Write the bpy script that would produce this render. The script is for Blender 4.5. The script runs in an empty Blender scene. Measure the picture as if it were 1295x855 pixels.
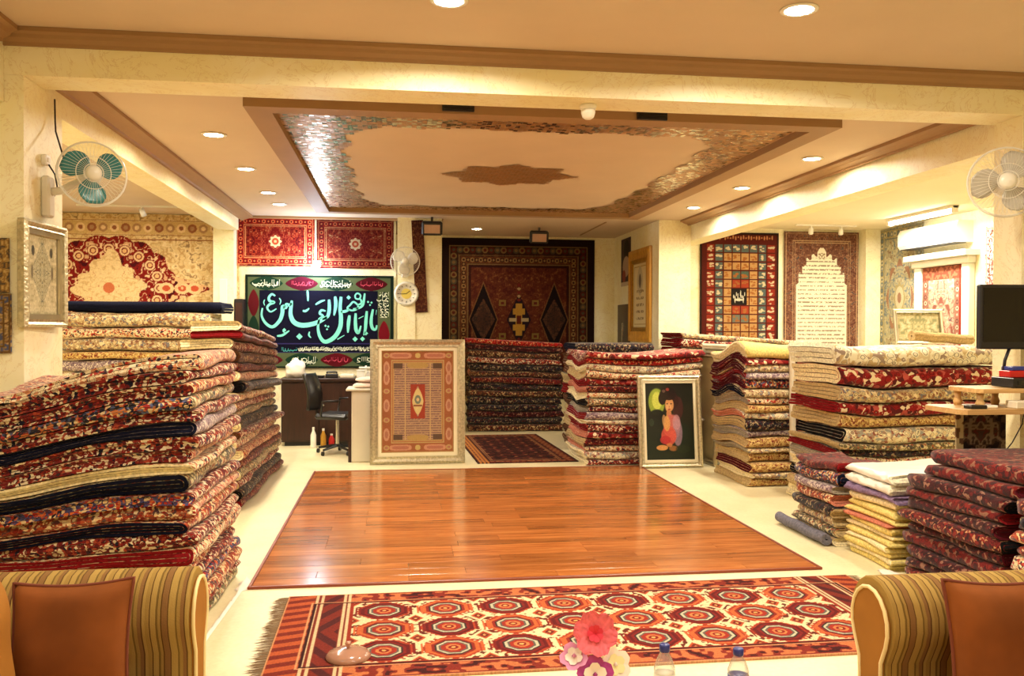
import bpy, math, random
import numpy as np
from math import sin, cos, pi, radians, sqrt, atan2
from mathutils import Vector, Matrix, noise as mnoise

SC = bpy.context.scene
COL = SC.collection

# ------------------------------------------------------------------ camera, world, lights, exposure
YAW = math.atan(147 / 1100.0)
PIT = math.atan(11.5 / 1100.0)
cam_d = bpy.data.cameras.new('camera')
cam_d.sensor_width = 36.0
cam_d.lens = 36.0 * 1100.0 / 1295.0
cam_d.clip_end = 100
cam = bpy.data.objects.new('camera', cam_d)
COL.objects.link(cam)
_F = Vector((sin(YAW) * cos(PIT), cos(YAW) * cos(PIT), -sin(PIT)))
_R = Vector((cos(YAW), -sin(YAW), 0))
_U = _R.cross(_F)
_ro = 0.0035
_R2 = _R * cos(_ro) + _U * sin(_ro)
_U2 = _U * cos(_ro) - _R * sin(_ro)
_m = Matrix((_R2, _U2, -_F)).transposed().to_4x4()
_m.translation = Vector((0, 0, 1.5))
cam.matrix_world = _m
SC.camera = cam

SC.view_settings.view_transform = 'Standard'
SC.view_settings.look = 'None'
SC.view_settings.gamma = 1
SC.view_settings.use_curve_mapping = False
SC.view_settings.exposure = 0.42
SC.cycles.use_denoising = True
SC.cycles.max_bounces = 7
SC.cycles.diffuse_bounces = 4
SC.cycles.glossy_bounces = 3
SC.cycles.transmission_bounces = 6
SC.cycles.transparent_max_bounces = 12
SC.cycles.sample_clamp_indirect = 4.0
SC.cycles.caustics_reflective = False
SC.cycles.caustics_refractive = False

world = bpy.data.worlds.new('hall_air')
SC.world = world
world.use_nodes = True
world.node_tree.nodes['Background'].inputs[0].default_value = (1.0, 0.85, 0.6, 1)
world.node_tree.nodes['Background'].inputs[1].default_value = 0.3

WARM = (1.0, 0.89, 0.71)
def lamp(name, kind, loc, energy, color=WARM, size=0.12, rot=(0, 0, 0), size_y=None, blend=0.6, angle=2.6, spread=None):
    d = bpy.data.lights.new(name, kind)
    d.energy = energy
    d.color = color
    if kind == 'AREA':
        d.shape = 'RECTANGLE' if size_y else 'DISK'
        d.size = size
        if size_y: d.size_y = size_y
        if spread: d.spread = spread
    elif kind == 'SPOT':
        d.spot_size = angle; d.spot_blend = blend; d.shadow_soft_size = size
    else:
        d.shadow_soft_size = size
    o = bpy.data.objects.new(name, d)
    o.location = loc; o.rotation_euler = rot
    COL.objects.link(o)
    return o

BAY_LAMPS = [(-1.40, 7.0), (-1.40, 8.45), (-1.40, 9.9), (-1.40, 10.8), (3.60, 7.2), (3.62, 8.8), (3.62, 10.3), (1.20, 13.0)]
NEAR_LAMPS = [(0.26, 4.36), (2.04, 4.23)]
for x, y in BAY_LAMPS:
    lamp('downlight_lamp', 'AREA', (x, y, 2.975), 26 if y < 12.5 else 9, size=0.13, spread=2.9)
for x, y in NEAR_LAMPS:
    lamp('downlight_lamp', 'AREA', (x, y, 3.11), 46, size=0.14, spread=2.9)
# unseen fill lights added under the near ceiling, behind and beside the camera
for x, y in ((-1.6, 2.2), (1.2, 1.6), (4.2, 2.4), (0.2, -0.4), (3.0, -0.4)):
    lamp('added_fill_lamp', 'AREA', (x, y, 3.1), 24, size=0.6, size_y=0.6)
# side bays
lamp('side_bay_lamp', 'AREA', (-3.3, 7.4, 2.95), 42, size=0.5, size_y=0.5)
lamp('side_bay_lamp', 'AREA', (-3.3, 10.4, 2.95), 34, size=0.4, size_y=0.4)
lamp('side_bay_lamp', 'AREA', (5.4, 10.6, 2.95), 30, size=0.4, size_y=0.4)
lamp('side_bay_lamp', 'AREA', (5.3, 7.2, 2.95), 42, size=0.5, size_y=0.5)

# ------------------------------------------------------------------ helpers
def lin(c):
    return tuple((v / 12.92 if v <= 0.04045 else ((v + 0.055) / 1.055) ** 2.4) for v in c)
def hx(r, g, b):
    return lin((r / 255.0, g / 255.0, b / 255.0))

class MB:
    def __init__(s): s.v = []; s.f = []; s.mi = []
    def add(s, vs, fs, mi=0):
        n = len(s.v)
        s.v.extend([tuple(p) for p in vs]); s.f.extend([tuple(i + n for i in f) for f in fs]); s.mi.extend([mi] * len(fs))
        return s
    def box(s, x0, x1, y0, y1, z0, z1, mi=0, M=None):
        vs = [Vector(p) for p in ((x0, y0, z0), (x1, y0, z0), (x1, y1, z0), (x0, y1, z0), (x0, y0, z1), (x1, y0, z1), (x1, y1, z1), (x0, y1, z1))]
        if M: vs = [M @ p for p in vs]
        return s.add(vs, [(0, 3, 2, 1), (4, 5, 6, 7), (0, 1, 5, 4), (1, 2, 6, 5), (2, 3, 7, 6), (3, 0, 4, 7)], mi)
    def rbox(s, x0, x1, y0, y1, z0, z1, b=0.01, mi=0, M=None):
        # box with chamfered vertical and horizontal edges
        cx, cy, cz = (x0 + x1) / 2, (y0 + y1) / 2, (z0 + z1) / 2
        hx_, hy_, hz_ = (x1 - x0) / 2, (y1 - y0) / 2, (z1 - z0) / 2
        bm_v = []; idx = {}
        for sx in (-1, 1):
            for sy in (-1, 1):
                for sz in (-1, 1):
                    for k in range(3):
                        p = [sx * (hx_ - b), sy * (hy_ - b), sz * (hz_ - b)]
                        p[k] += (sx, sy, sz)[k] * b
                        idx[(sx, sy, sz, k)] = len(bm_v)
                        q = Vector((p[0] + cx, p[1] + cy, p[2] + cz))
                        bm_v.append(M @ q if M else q)
        fs = []
        I = lambda a, k: idx[(a[0], a[1], a[2], k)]
        for k in range(3):
            a, c = (k + 1) % 3, (k + 2) % 3
            for sgn in (-1, 1):
                q = []
                for da, dc in ((-1, -1), (1, -1), (1, 1), (-1, 1)):
                    t = [0, 0, 0]; t[k] = sgn; t[a] = da; t[c] = dc
                    q.append(I(t, k))
                fs.append(q if sgn > 0 else q[::-1])
            for da in (-1, 1):
                for dc in (-1, 1):
                    t0 = [0, 0, 0]; t1 = [0, 0, 0]
                    t0[k] = -1; t1[k] = 1; t0[a] = t1[a] = da; t0[c] = t1[c] = dc
                    q = [I(t0, a), I(t1, a), I(t1, c), I(t0, c)]
                    fs.append(q if da * dc < 0 else q[::-1])
        for sx in (-1, 1):
            for sy in (-1, 1):
                for sz in (-1, 1):
                    t = (sx, sy, sz); q = [I(t, 0), I(t, 1), I(t, 2)]
                    fs.append(q if sx * sy * sz > 0 else q[::-1])
        return s.add(bm_v, fs, mi)
    def tube(s, pts, r, n=8, mi=0, cap=True, closed=False):
        pts = [Vector(p) for p in pts]; N = len(pts)
        rs = r if isinstance(r, (list, tuple)) else [r] * N
        vs = []; ref = None
        for i, p in enumerate(pts):
            if closed: t = pts[(i + 1) % N] - pts[i - 1]
            else: t = pts[min(i + 1, N - 1)] - pts[max(i - 1, 0)]
            if t.length < 1e-9: t = Vector((0, 0, 1))
            t.normalize()
            if ref is None:
                ref = Vector((0, 0, 1)) if abs(t.z) < 0.9 else Vector((1, 0, 0))
                ref = (ref - t * ref.dot(t)).normalized()
            else:
                q = ref - t * ref.dot(t)
                if q.length > 1e-6: ref = q.normalized()
            b = t.cross(ref)
            for k in range(n):
                a = 2 * pi * k / n
                vs.append(p + ref * (cos(a) * rs[i]) + b * (sin(a) * rs[i]))
        fs = []
        for i in range(N if closed else N - 1):
            j = (i + 1) % N
            for k in range(n):
                k2 = (k + 1) % n
                fs.append((i * n + k, i * n + k2, j * n + k2, j * n + k))
        if cap and not closed:
            fs.append(tuple(range(n))[::-1]); fs.append(tuple((N - 1) * n + k for k in range(n)))
        return s.add(vs, fs, mi)
    def lathe(s, prof, n=24, M=None, mi=0, c=(0, 0, 0)):
        vs = []; fs = []; m = len(prof)
        for r, z in prof:
            for k in range(n):
                a = 2 * pi * k / n
                p = Vector((c[0] + r * cos(a), c[1] + r * sin(a), c[2] + z))
                vs.append(M @ p if M else p)
        for i in range(m - 1):
            for k in range(n):
                k2 = (k + 1) % n
                fs.append((i * n + k, i * n + k2, (i + 1) * n + k2, (i + 1) * n + k))
        if prof[0][0] > 1e-6: fs.append(tuple(range(n))[::-1])
        if prof[-1][0] > 1e-6: fs.append(tuple((m - 1) * n + k for k in range(n)))
        return s.add(vs, fs, mi)
    def prism(s, poly, z0, z1, M=None, mi=0):
        n = len(poly)
        vs = [Vector((x, y, z0)) for x, y in poly] + [Vector((x, y, z1)) for x, y in poly]
        if M: vs = [M @ p for p in vs]
        return s.add(vs, [tuple(range(n))[::-1], tuple(range(n, 2 * n))] + [(i, (i + 1) % n, n + (i + 1) % n, n + i) for i in range(n)], mi)
    def build(s, name, mats, parent=None, smooth=False, loc=None, rot=None):
        me = bpy.data.meshes.new(name)
        me.from_pydata(s.v, [], s.f)
        if not isinstance(mats, (list, tuple)): mats = [mats]
        for m in mats: me.materials.append(m)
        if len(mats) > 1: me.polygons.foreach_set('material_index', s.mi)
        if smooth: me.polygons.foreach_set('use_smooth', [True] * len(me.polygons))
        me.update()
        o = bpy.data.objects.new(name, me); COL.objects.link(o)
        if parent: o.parent = parent
        if loc: o.location = loc
        if rot: o.rotation_euler = rot
        return o

def sharp(o, ang=0.6):
    o.data.polygons.foreach_set('use_smooth', [True] * len(o.data.polygons))
    o.data.set_sharp_from_angle(angle=ang)
    return o
def tag(o, label=None, cat=None, group=None, kind=None):
    if label: o['label'] = label
    if cat: o['category'] = cat
    if group: o['group'] = group
    if kind: o['kind'] = kind
    return o
def thing(name, loc, label, cat, rz=0, group=None, rot=None):
    o = bpy.data.objects.new(name, None); COL.objects.link(o)
    o.empty_display_size = 0.1
    o.location = loc; o.rotation_euler = rot if rot else (0, 0, rz)
    return tag(o, label, cat, group)
def copy_tree(o, parent=None):
    c = o.copy(); COL.objects.link(c)
    if parent: c.parent = parent
    for ch in [q for q in KIDS.get(o.name, [])]: copy_tree(ch, c)
    return c
KIDS = {}
def kids_of(o):
    for q in bpy.data.objects:
        if q.parent: KIDS.setdefault(q.parent.name, []).append(q) if q not in KIDS.get(q.parent.name, []) else None

# ------------------------------------------------------------------ node expression helper + materials
class NT:
    def __init__(s, name):
        s.m = bpy.data.materials.new(name); s.m.use_nodes = True
        s.t = s.m.node_tree; s.t.nodes.clear()
        s.out = s.t.nodes.new('ShaderNodeOutputMaterial')
        s.p = s.t.nodes.new('ShaderNodeBsdfPrincipled')
        s.t.links.new(s.p.outputs[0], s.out.inputs[0])
    def n(s, typ, **k):
        nd = s.t.nodes.new(typ)
        for a, b in k.items(): setattr(nd, a, b)
        return nd
    def l(s, a, b): s.t.links.new(a, b)
    def put(s, sock, v):
        if hasattr(v, 'is_output') or isinstance(v, bpy.types.NodeSocket): s.l(v, sock)
        else: sock.default_value = v
    def math(s, op, a, b=0.0, c=None, clamp=False):
        nd = s.n('ShaderNodeMath', operation=op, use_clamp=clamp)
        s.put(nd.inputs[0], a); s.put(nd.inputs[1], b)
        if c is not None: s.put(nd.inputs[2], c)
        return nd.outputs[0]
    def mix(s, f, a, b):
        nd = s.n('ShaderNodeMix', data_type='RGBA')
        s.put(nd.inputs[0], f)
        for i, v in ((6, a), (7, b)):
            if isinstance(v, tuple): nd.inputs[i].default_value = (*v[:3], 1)
            else: s.l(v, nd.inputs[i])
        return nd.outputs[2]
    def coord(s, kind='Object', scale=(1, 1, 1), loc=(0, 0, 0), rnd=0):
        tc = s.n('ShaderNodeTexCoord'); mp = s.n('ShaderNodeMapping')
        mp.inputs['Scale'].default_value = scale; mp.inputs['Location'].default_value = loc
        s.l(tc.outputs[kind], mp.inputs[0])
        if rnd:
            oi = s.n('ShaderNodeObjectInfo'); va = s.n('ShaderNodeVectorMath', operation='SCALE')
            va.inputs[0].default_value = (13.7, 7.3, 9.1); s.l(oi.outputs['Random'], va.inputs['Scale'])
            vb = s.n('ShaderNodeVectorMath', operation='ADD')
            s.l(mp.outputs[0], vb.inputs[0]); s.l(va.outputs[0], vb.inputs[1])
            return vb.outputs[0]
        return mp.outputs[0]
    def noise(s, v, scale, detail=2.0, rough=0.5, dist=0.0):
        nd = s.n('ShaderNodeTexNoise'); s.l(v, nd.inputs['Vector'])
        nd.inputs['Scale'].default_value = scale; nd.inputs['Detail'].default_value = detail
        nd.inputs['Roughness'].default_value = rough; nd.inputs['Distortion'].default_value = dist
        return nd
    def vor(s, v, scale, feature='F1', rand=1.0):
        nd = s.n('ShaderNodeTexVoronoi', feature=feature); s.l(v, nd.inputs['Vector'])
        nd.inputs['Scale'].default_value = scale; nd.inputs['Randomness'].default_value = rand
        return nd
    def ramp(s, fac, stops, interp='LINEAR'):
        nd = s.n('ShaderNodeValToRGB'); cr = nd.color_ramp; cr.interpolation = interp
        while len(cr.elements) > 1: cr.elements.remove(cr.elements[-1])
        cr.elements[0].position = stops[0][0]; cr.elements[0].color = (*stops[0][1], 1)
        for p, c in stops[1:]:
            e = cr.elements.new(p); e.color = (*c, 1)
        s.l(fac, nd.inputs[0])
        return nd.outputs[0]
    def bump(s, h, strength=0.3, dist=0.01):
        nd = s.n('ShaderNodeBump'); nd.inputs['Strength'].default_value = strength; nd.inputs['Distance'].default_value = dist
        s.l(h, nd.inputs['Height']); s.l(nd.outputs[0], s.p.inputs['Normal'])
    def fin(s, col, rough=0.6, metal=0.0, spec=None, **kw):
        if isinstance(col, tuple): s.p.inputs['Base Color'].default_value = (*col[:3], 1)
        else: s.l(col, s.p.inputs['Base Color'])
        s.put(s.p.inputs['Roughness'], rough); s.p.inputs['Metallic'].default_value = metal
        if spec is not None: s.p.inputs['Specular IOR Level'].default_value = spec
        for k, v in kw.items():
            s.p.inputs[k.replace('_', ' ')].default_value = v
        return s.m

def plain(name, col, rough=0.5, metal=0.0, var=0.08, scale=8, bump=0.0, **kw):
    t = NT(name); v = t.coord()
    nz = t.noise(v, scale, 3)
    d = tuple(c * (1 - var) for c in col); u = tuple(min(1, c * (1 + var)) for c in col)
    c = t.ramp(nz.outputs[0], [(0.3, d), (0.7, u)])
    if bump: t.bump(nz.outputs[0], bump, 0.01)
    return t.fin(c, rough, metal, **kw)

def emis(name, col, st):
    t = NT(name)
    return t.fin(col, 0.5, Emission_Color=(*col, 1), Emission_Strength=st)

def rugmat(name, pal, scale=26, ground=None, ring=True, bright=1.0):
    """pal: list of (r,g,b,weight) colours, scattered as woven motifs."""
    t = NT(name)
    v = t.coord(rnd=1)
    nz = t.noise(v, 9, 2)
    vm = t.n('ShaderNodeVectorMath', operation='MULTIPLY_ADD'); t.l(nz.outputs['Color'], vm.inputs[0]); vm.inputs[1].default_value = (0.05,) * 3; t.l(v, vm.inputs[2])
    v2 = vm.outputs[0]
    a = t.vor(v2, scale); b = t.vor(v2, scale * 2.3)
    tot = sum(p[3] for p in pal); acc = 0; stops = []
    for p in pal:
        stops.append((acc / tot, tuple(bright * x for x in hx(*p[:3])))); acc += p[3]
    sa = t.n('ShaderNodeSeparateColor'); t.l(a.outputs['Color'], sa.inputs[0])
    sb = t.n('ShaderNodeSeparateColor'); t.l(b.outputs['Color'], sb.inputs[0])
    ca = t.ramp(sa.outputs[0], stops, 'CONSTANT')
    cb = t.ramp(sb.outputs[1], stops[::-1] and [(i / len(stops), c) for i, (_, c) in enumerate(stops[::-1])], 'CONSTANT')
    dist = a.outputs['Distance']
    core = t.math('LESS_THAN', dist, 0.30)
    rim = t.math('GREATER_THAN', t.math('ABSOLUTE', t.math('SUBTRACT', dist, 0.40)), 0.06)
    c = t.mix(core, cb, ca)
    g = hx(*(ground or pal[0][:3])); g = tuple(bright * x for x in g)
    c = t.mix(rim, g, c)
    ol = t.math('LESS_THAN', t.math('ABSOLUTE', t.math('SUBTRACT', dist, 0.335)), 0.035)
    c = t.mix(t.math('MULTIPLY', ol, 0.75), c, tuple(x * 0.28 for x in g))
    dots = t.math('LESS_THAN', b.outputs['Distance'], 0.16)
    c = t.mix(t.math('MULTIPLY', dots, 0.7), c, ca)
    t.bump(t.noise(v, 160, 2).outputs[0], 0.35, 0.006)
    return t.fin(c, 0.95, spec=0.15, Sheen_Weight=0.15)

def edgemat(name, col, bright=1.0):
    t = NT(name); v = t.coord(rnd=1)
    nz = t.noise(v, 60, 3); n2 = t.noise(v, 7, 2)
    c0 = hx(*col)
    c = t.ramp(nz.outputs[0], [(0.3, tuple(x * 0.7 for x in c0)), (0.7, tuple(min(1, x * 1.25) for x in c0))])
    t.bump(nz.outputs[0], 0.5, 0.006)
    return t.fin(c, 0.95, spec=0.1)

# vertex-coloured cloth / paper (flat woven or printed pattern)
def colmat(name, rough=0.92, spec=0.15, bump=0.3, coat=0.0):
    t = NT(name)
    at = t.n('ShaderNodeVertexColor'); at.layer_name = 'pattern'
    v = t.coord()
    nz = t.noise(v, 140, 2)
    c = t.mix(0.12, at.outputs[0], t.mix(nz.outputs[0], (0, 0, 0), (1, 1, 1)))
    if bump: t.bump(nz.outputs[0], bump, 0.004)
    return t.fin(at.outputs[0] if not bump else at.outputs[0], rough, spec=spec, Coat_Weight=coat, Coat_Roughness=0.08)

M = {}
def wallmat():
    t = NT('yellow_marbled_plaster'); v = t.coord()
    a = t.noise(v, 1.6, 4, 0.6, 1.2); b = t.noise(v, 4.0, 5, 0.65, 2.5)
    c = t.ramp(a.outputs[0], [(0.3, hx(247, 236, 186)), (0.62, hx(252, 245, 212))])
    vein = t.math('LESS_THAN', t.math('ABSOLUTE', t.math('SUBTRACT', b.outputs[0], 0.5)), 0.012)
    c = t.mix(t.math('MULTIPLY', vein, 0.30), c, hx(205, 170, 95))
    return t.fin(c, 0.45, spec=0.35)
M['wall'] = wallmat()
M['ceil'] = plain('peach_ceiling_paint', hx(216, 194, 168), 0.75, var=0.03, scale=2)
M['ceil_side'] = plain('cream_ceiling_paint', hx(238, 226, 196), 0.75, var=0.03, scale=2)
M['mould'] = plain('brown_moulding_paint', hx(162, 126, 86), 0.6, var=0.05, scale=3)
def floormat():
    t = NT('cream_vinyl_floor'); v = t.coord()
    a = t.noise(v, 3, 5, 0.6); b = t.noise(v, 40, 3)
    c = t.mix(0.3, t.ramp(a.outputs[0], [(0.3, hx(224, 210, 164)), (0.7, hx(238, 227, 186))]), t.ramp(b.outputs[0], [(0.3, hx(216, 202, 158)), (0.7, hx(242, 232, 196))]))
    return t.fin(c, 0.42, spec=0.4)
M['floor'] = floormat()
def woodmat(name, c0, c1, rough=0.3, axis=0, rnd=True, sc=1.0, spec=0.5):
    t = NT(name)
    s = [14 * sc, 14 * sc, 14 * sc]; s[axis] = 0.9 * sc
    v = t.coord(scale=tuple(s), rnd=1)
    a = t.noise(v, 2.0, 4, 0.6, 0.6); b = t.noise(v, 7.0, 3, 0.6)
    f = t.math('ADD', t.math('MULTIPLY', a.outputs[0], 0.7), t.math('MULTIPLY', b.outputs[0], 0.3))
    c = t.ramp(f, [(0.33, c0), (0.66, c1)])
    if rnd:
        oi = t.n('ShaderNodeObjectInfo')
        hs = t.n('ShaderNodeHueSaturation'); t.l(c, hs.inputs['Color'])
        t.l(t.math('MULTIPLY_ADD', oi.outputs['Random'], 0.45, 0.78), hs.inputs['Value'])
        c = hs.outputs[0]
    return t.fin(c, rough, spec=spec)
M['laminate'] = woodmat('red_oak_laminate', hx(138, 72, 30), hx(194, 122, 64), 0.17)
M['wood_dark'] = woodmat('dark_espresso_wood', hx(34, 15, 10), hx(62, 30, 20), 0.35, 2)
M['wood_gold'] = woodmat('golden_wood', hx(176, 116, 30), hx(220, 168, 70), 0.35, 2)
M['wood_light'] = woodmat('light_beech_wood', hx(186, 140, 84), hx(222, 184, 124), 0.4)
M['white'] = plain('white_plastic', hx(240, 236, 224), 0.35, var=0.02)
M['offwhite'] = plain('offwhite_panel', hx(226, 216, 192), 0.45, var=0.03)
M['black'] = plain('black_plastic', hx(22, 20, 22), 0.35, var=0.1)
M['screen'] = plain('dark_screen_glass', hx(14, 12, 12), 0.12, var=0.05)
M['chrome'] = plain('brushed_chrome', hx(200, 198, 190), 0.22, 1.0, var=0.04)
M['silver'] = plain('silver_leaf', hx(196, 186, 156), 0.36, 0.75, var=0.25, scale=45, bump=0.6)
M['silver_smooth'] = plain('silver_moulding', hx(206, 196, 164), 0.3, 0.8, var=0.08, scale=10)
M['gold'] = plain('gold_leaf', hx(196, 148, 56), 0.35, 0.6, var=0.15, scale=30, bump=0.3)
M['cream_mat'] = plain('cream_mount_board', hx(240, 230, 196), 0.7, var=0.02)
M['teal'] = plain('teal_fan_plastic', hx(52, 128, 132), 0.3, var=0.06)
M['fan_white'] = plain('fan_white_plastic', hx(232, 228, 214), 0.3, var=0.03)
M['fan_grey'] = plain('fan_grey_plastic', hx(190, 184, 170), 0.35, var=0.04)
M['red_pl'] = plain('red_plastic', hx(190, 26, 24), 0.35)
M['blue_pl'] = plain('blue_plastic', hx(40, 52, 130), 0.35)
M['cloth_white'] = plain('white_cloth', hx(240, 232, 218), 0.85, var=0.05, scale=12, bump=0.4)
M['cloth_pink'] = plain('pale_pink_blanket', hx(228, 204, 186), 0.9, var=0.06, scale=20, bump=0.4)
M['lamp_on'] = emis('lit_lamp', (1.0, 0.93, 0.78), 26)
M['lamp_hot'] = emis('bright_lamp', (1.0, 0.95, 0.84), 60)
M['tube_on'] = emis('lit_tube', (1.0, 0.97, 0.86), 16)
M['blue_lamp'] = emis('cool_white_lamp', (0.75, 0.86, 1.0), 40)
def glassmat(name, col, rough=0.03):
    t = NT(name)
    return t.fin(col, rough, Transmission_Weight=1.0, IOR=1.12)
def thinplastic():
    m = bpy.data.materials.new('clear_plastic'); m.use_nodes = True; t = m.node_tree; t.nodes.clear()
    o = t.nodes.new('ShaderNodeOutputMaterial'); a = t.nodes.new('ShaderNodeBsdfTransparent'); b = t.nodes.new('ShaderNodeBsdfGlossy'); d = t.nodes.new('ShaderNodeBsdfDiffuse')
    f = t.nodes.new('ShaderNodeLayerWeight'); f.inputs['Blend'].default_value = 0.25; mx = t.nodes.new('ShaderNodeMixShader'); m2 = t.nodes.new('ShaderNodeMixShader')
    a.inputs[0].default_value = (0.93, 0.95, 0.95, 1); b.inputs['Roughness'].default_value = 0.08; d.inputs[0].default_value = (0.85, 0.87, 0.88, 1)
    t.links.new(f.outputs['Facing'], mx.inputs[0]); t.links.new(a.outputs[0], mx.inputs[1]); t.links.new(b.outputs[0], mx.inputs[2])
    m2.inputs[0].default_value = 0.10; t.links.new(mx.outputs[0], m2.inputs[1]); t.links.new(d.outputs[0], m2.inputs[2]); t.links.new(m2.outputs[0], o.inputs[0])
    return m
M['glass'] = thinplastic()
M['pinkglass'] = plain('frosted_pink_glass', hx(226, 168, 140), 0.15, var=0.05)
M['pinkglass'].node_tree.nodes['Principled BSDF'].inputs['Transmission Weight'].default_value = 0.5
M['picture'] = colmat('painted_picture', 0.35, 0.4, 0.0, 0.4)
M['paper'] = colmat('printed_paper', 0.6, 0.3, 0.0)
M['weave'] = colmat('woven_pattern', 0.95, 0.12, 0.35)
M['rust'] = plain('rust_velvet', hx(126, 70, 30), 0.85, var=0.25, scale=5, bump=0.15, spec=0.15)
M['rust_pipe'] = plain('rust_piping', hx(112, 50, 24), 0.8, var=0.1)
M['orange_f'] = plain('ochre_upholstery', hx(156, 104, 42), 0.85, var=0.1, scale=5, bump=0.1, spec=0.15)
M['cream_pipe'] = plain('cream_piping', hx(236, 214, 158), 0.7, var=0.04)

def stripemat():
    t = NT('striped_chenille'); v = t.coord()
    sx = t.n('ShaderNodeSeparateXYZ'); t.l(v, sx.inputs[0])
    # repeat every 0.135 m along the arm
    u = t.math('FRACT', t.math('MULTIPLY', sx.outputs[0], 1 / 0.135))
    A = hx(158, 128, 68); B = hx(116, 92, 46); C_ = hx(134, 98, 58); D = hx(90, 62, 32); E_ = hx(172, 142, 78)
    st = [(0.0, A), (0.10, D), (0.125, E_), (0.25, B), (0.30, A), (0.36, D), (0.39, C_), (0.52, D), (0.545, E_), (0.70, B), (0.74, A), (0.82, C_), (0.90, D), (0.93, E_)]
    c = t.ramp(u, st, 'CONSTANT')
    fine = t.math('FRACT', t.math('MULTIPLY', sx.outputs[0], 190))
    nz = t.noise(v, 220, 2)
    c = t.mix(t.math('MULTIPLY', t.math('GREATER_THAN', fine, 0.5), 0.16), c, hx(110, 80, 40))
    t.bump(nz.outputs[0], 0.3, 0.003)
    return t.fin(c, 0.9, spec=0.12)
M['stripe'] = stripemat()

# rug palettes ----------------------------------------------------------------
P = dict(
 redmulti=[(128, 30, 26, 3), (220, 198, 160, 2.6), (28, 24, 40, 3.2), (170, 70, 46, 1.4), (92, 24, 28, 2), (228, 212, 180, 1)],
 pinkcream=[(206, 150, 120, 3), (230, 206, 168, 4), (176, 64, 48, 2), (120, 96, 100, 1), (226, 190, 150, 2)],
 creamred=[(226, 204, 160, 4), (166, 44, 34, 2), (196, 132, 90, 2), (60, 44, 52, 1), (236, 220, 184, 2)],
 navymulti=[(34, 30, 46, 4), (216, 190, 146, 2), (150, 40, 34, 2), (86, 92, 124, 1), (190, 110, 60, 1)],
 bluered=[(74, 70, 110, 2), (166, 44, 32, 3), (220, 190, 140, 2), (36, 30, 44, 2), (200, 96, 44, 1)],
 olive=[(120, 108, 76, 3), (200, 184, 138, 3), (70, 64, 66, 2), (160, 92, 60, 1), (216, 200, 160, 1)],
 orange=[(172, 78, 46, 2.6), (222, 190, 140, 3), (140, 40, 30, 2), (90, 60, 60, 1), (232, 206, 160, 1)],
 darkred=[(96, 20, 20, 4), (44, 18, 22, 3), (180, 130, 90, 1), (130, 34, 26, 2), (60, 20, 24, 1)],
 deepred=[(104, 18, 16, 6), (58, 12, 16, 4), (130, 90, 70, 0.35), (50, 18, 22, 1.5), (118, 30, 22, 1)],
 maroon=[(60, 13, 16, 6), (36, 11, 16, 5), (92, 22, 22, 2), (140, 100, 80, 0.25)],
 beige=[(206, 184, 138, 4), (228, 210, 168, 4), (168, 134, 96, 2), (140, 92, 70, 1), (120, 116, 120, 0.6)],
 whitefloral=[(240, 232, 206, 9), (220, 204, 170, 1.5), (160, 140, 124, 0.8), (200, 176, 130, 0.8)],
 ivory=[(238, 226, 190, 6), (222, 200, 158, 2), (170, 140, 118, 1), (150, 90, 76, 0.8), (160, 160, 150, 0.8)],
 brown=[(74, 44, 30, 3), (120, 76, 48, 2), (190, 160, 110, 1), (40, 26, 24, 3), (104, 34, 26, 1.5)],
 black=[(26, 20, 24, 5), (70, 60, 52, 2), (150, 130, 96, 1), (80, 28, 24, 1.5), (40, 36, 48, 2)],
 redtop=[(170, 24, 20, 5), (120, 18, 18, 2), (214, 150, 100, 0.8), (60, 20, 24, 1)],
 goldbeige=[(196, 160, 92, 4), (220, 190, 124, 3), (150, 100, 56, 2), (120, 52, 36, 1)],
 redfloral=[(140, 26, 26, 6), (228, 208, 170, 2.5), (180, 80, 70, 1), (90, 24, 28, 1)],
 plumgrey=[(150, 128, 132, 3), (190, 172, 166, 3), (110, 84, 96, 2), (214, 200, 180, 2)],
)
SCL = dict(whitefloral=13, ivory=19, beige=21, redfloral=13, goldbeige=30, maroon=24, deepred=20, black=26, brown=26)
RM = {k: rugmat('woven_' + k + '_wool', v, scale=SCL.get(k, 29)) for k, v in P.items()}
EC = dict(navy=(16, 18, 36), red=(120, 18, 22), cream=(232, 214, 168), black=(18, 16, 18), tan=(186, 160, 112), brown=(92, 60, 40), grey=(150, 138, 118), yellow=(222, 200, 122), blue=(66, 64, 104), white=(240, 230, 200), wine=(74, 14, 24), rosy=(196, 120, 96), slate=(112, 110, 122))
EM = {k: edgemat(k + '_rug_edge', v) for k, v in EC.items()}

# ------------------------------------------------------------------ setting
def struct(name, mb, mat, label=None, smooth=False):
    o = mb.build(name, mat, smooth=smooth); o['kind'] = 'structure'
    if label: o['label'] = label
    return o
XL, XR = -4.6, 7.1
struct('floor', MB().box(XL - 0.2, XR + 0.2, -2.2, 14.3, -0.2, 0.0), M['floor'])
struct('ceiling', MB().box(XL, XR, 5.4, 14.2, 3.0, 3.2), M['ceil'])
struct('ceiling_near', MB().box(XL, XR, -2.0, 5.2, 3.14, 3.3), M['ceil'])
struct('wall_left', MB().box(XL - 0.2, XL, -2.2, 12.2, 0, 3.3), M['wall'])
struct('wall_right', MB().box(XR, XR + 0.2, -2.2, 12.4, 0, 3.3), M['wall'])
struct('wall_near', MB().box(XL, XR, -2.2, -2.0, 0, 3.3), M['wall'])
struct('wall_back_left', MB().box(XL, 0.0, 12.0, 12.2, 0, 3.2), M['wall'])
struct('wall_alcove_back', MB().box(0.0, 3.8, 14.0, 14.2, 0, 3.2), M['wall'])
struct('wall_back_right', MB().box(3.57, XR, 12.2, 12.4, 0, 3.2), M['wall'])
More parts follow.
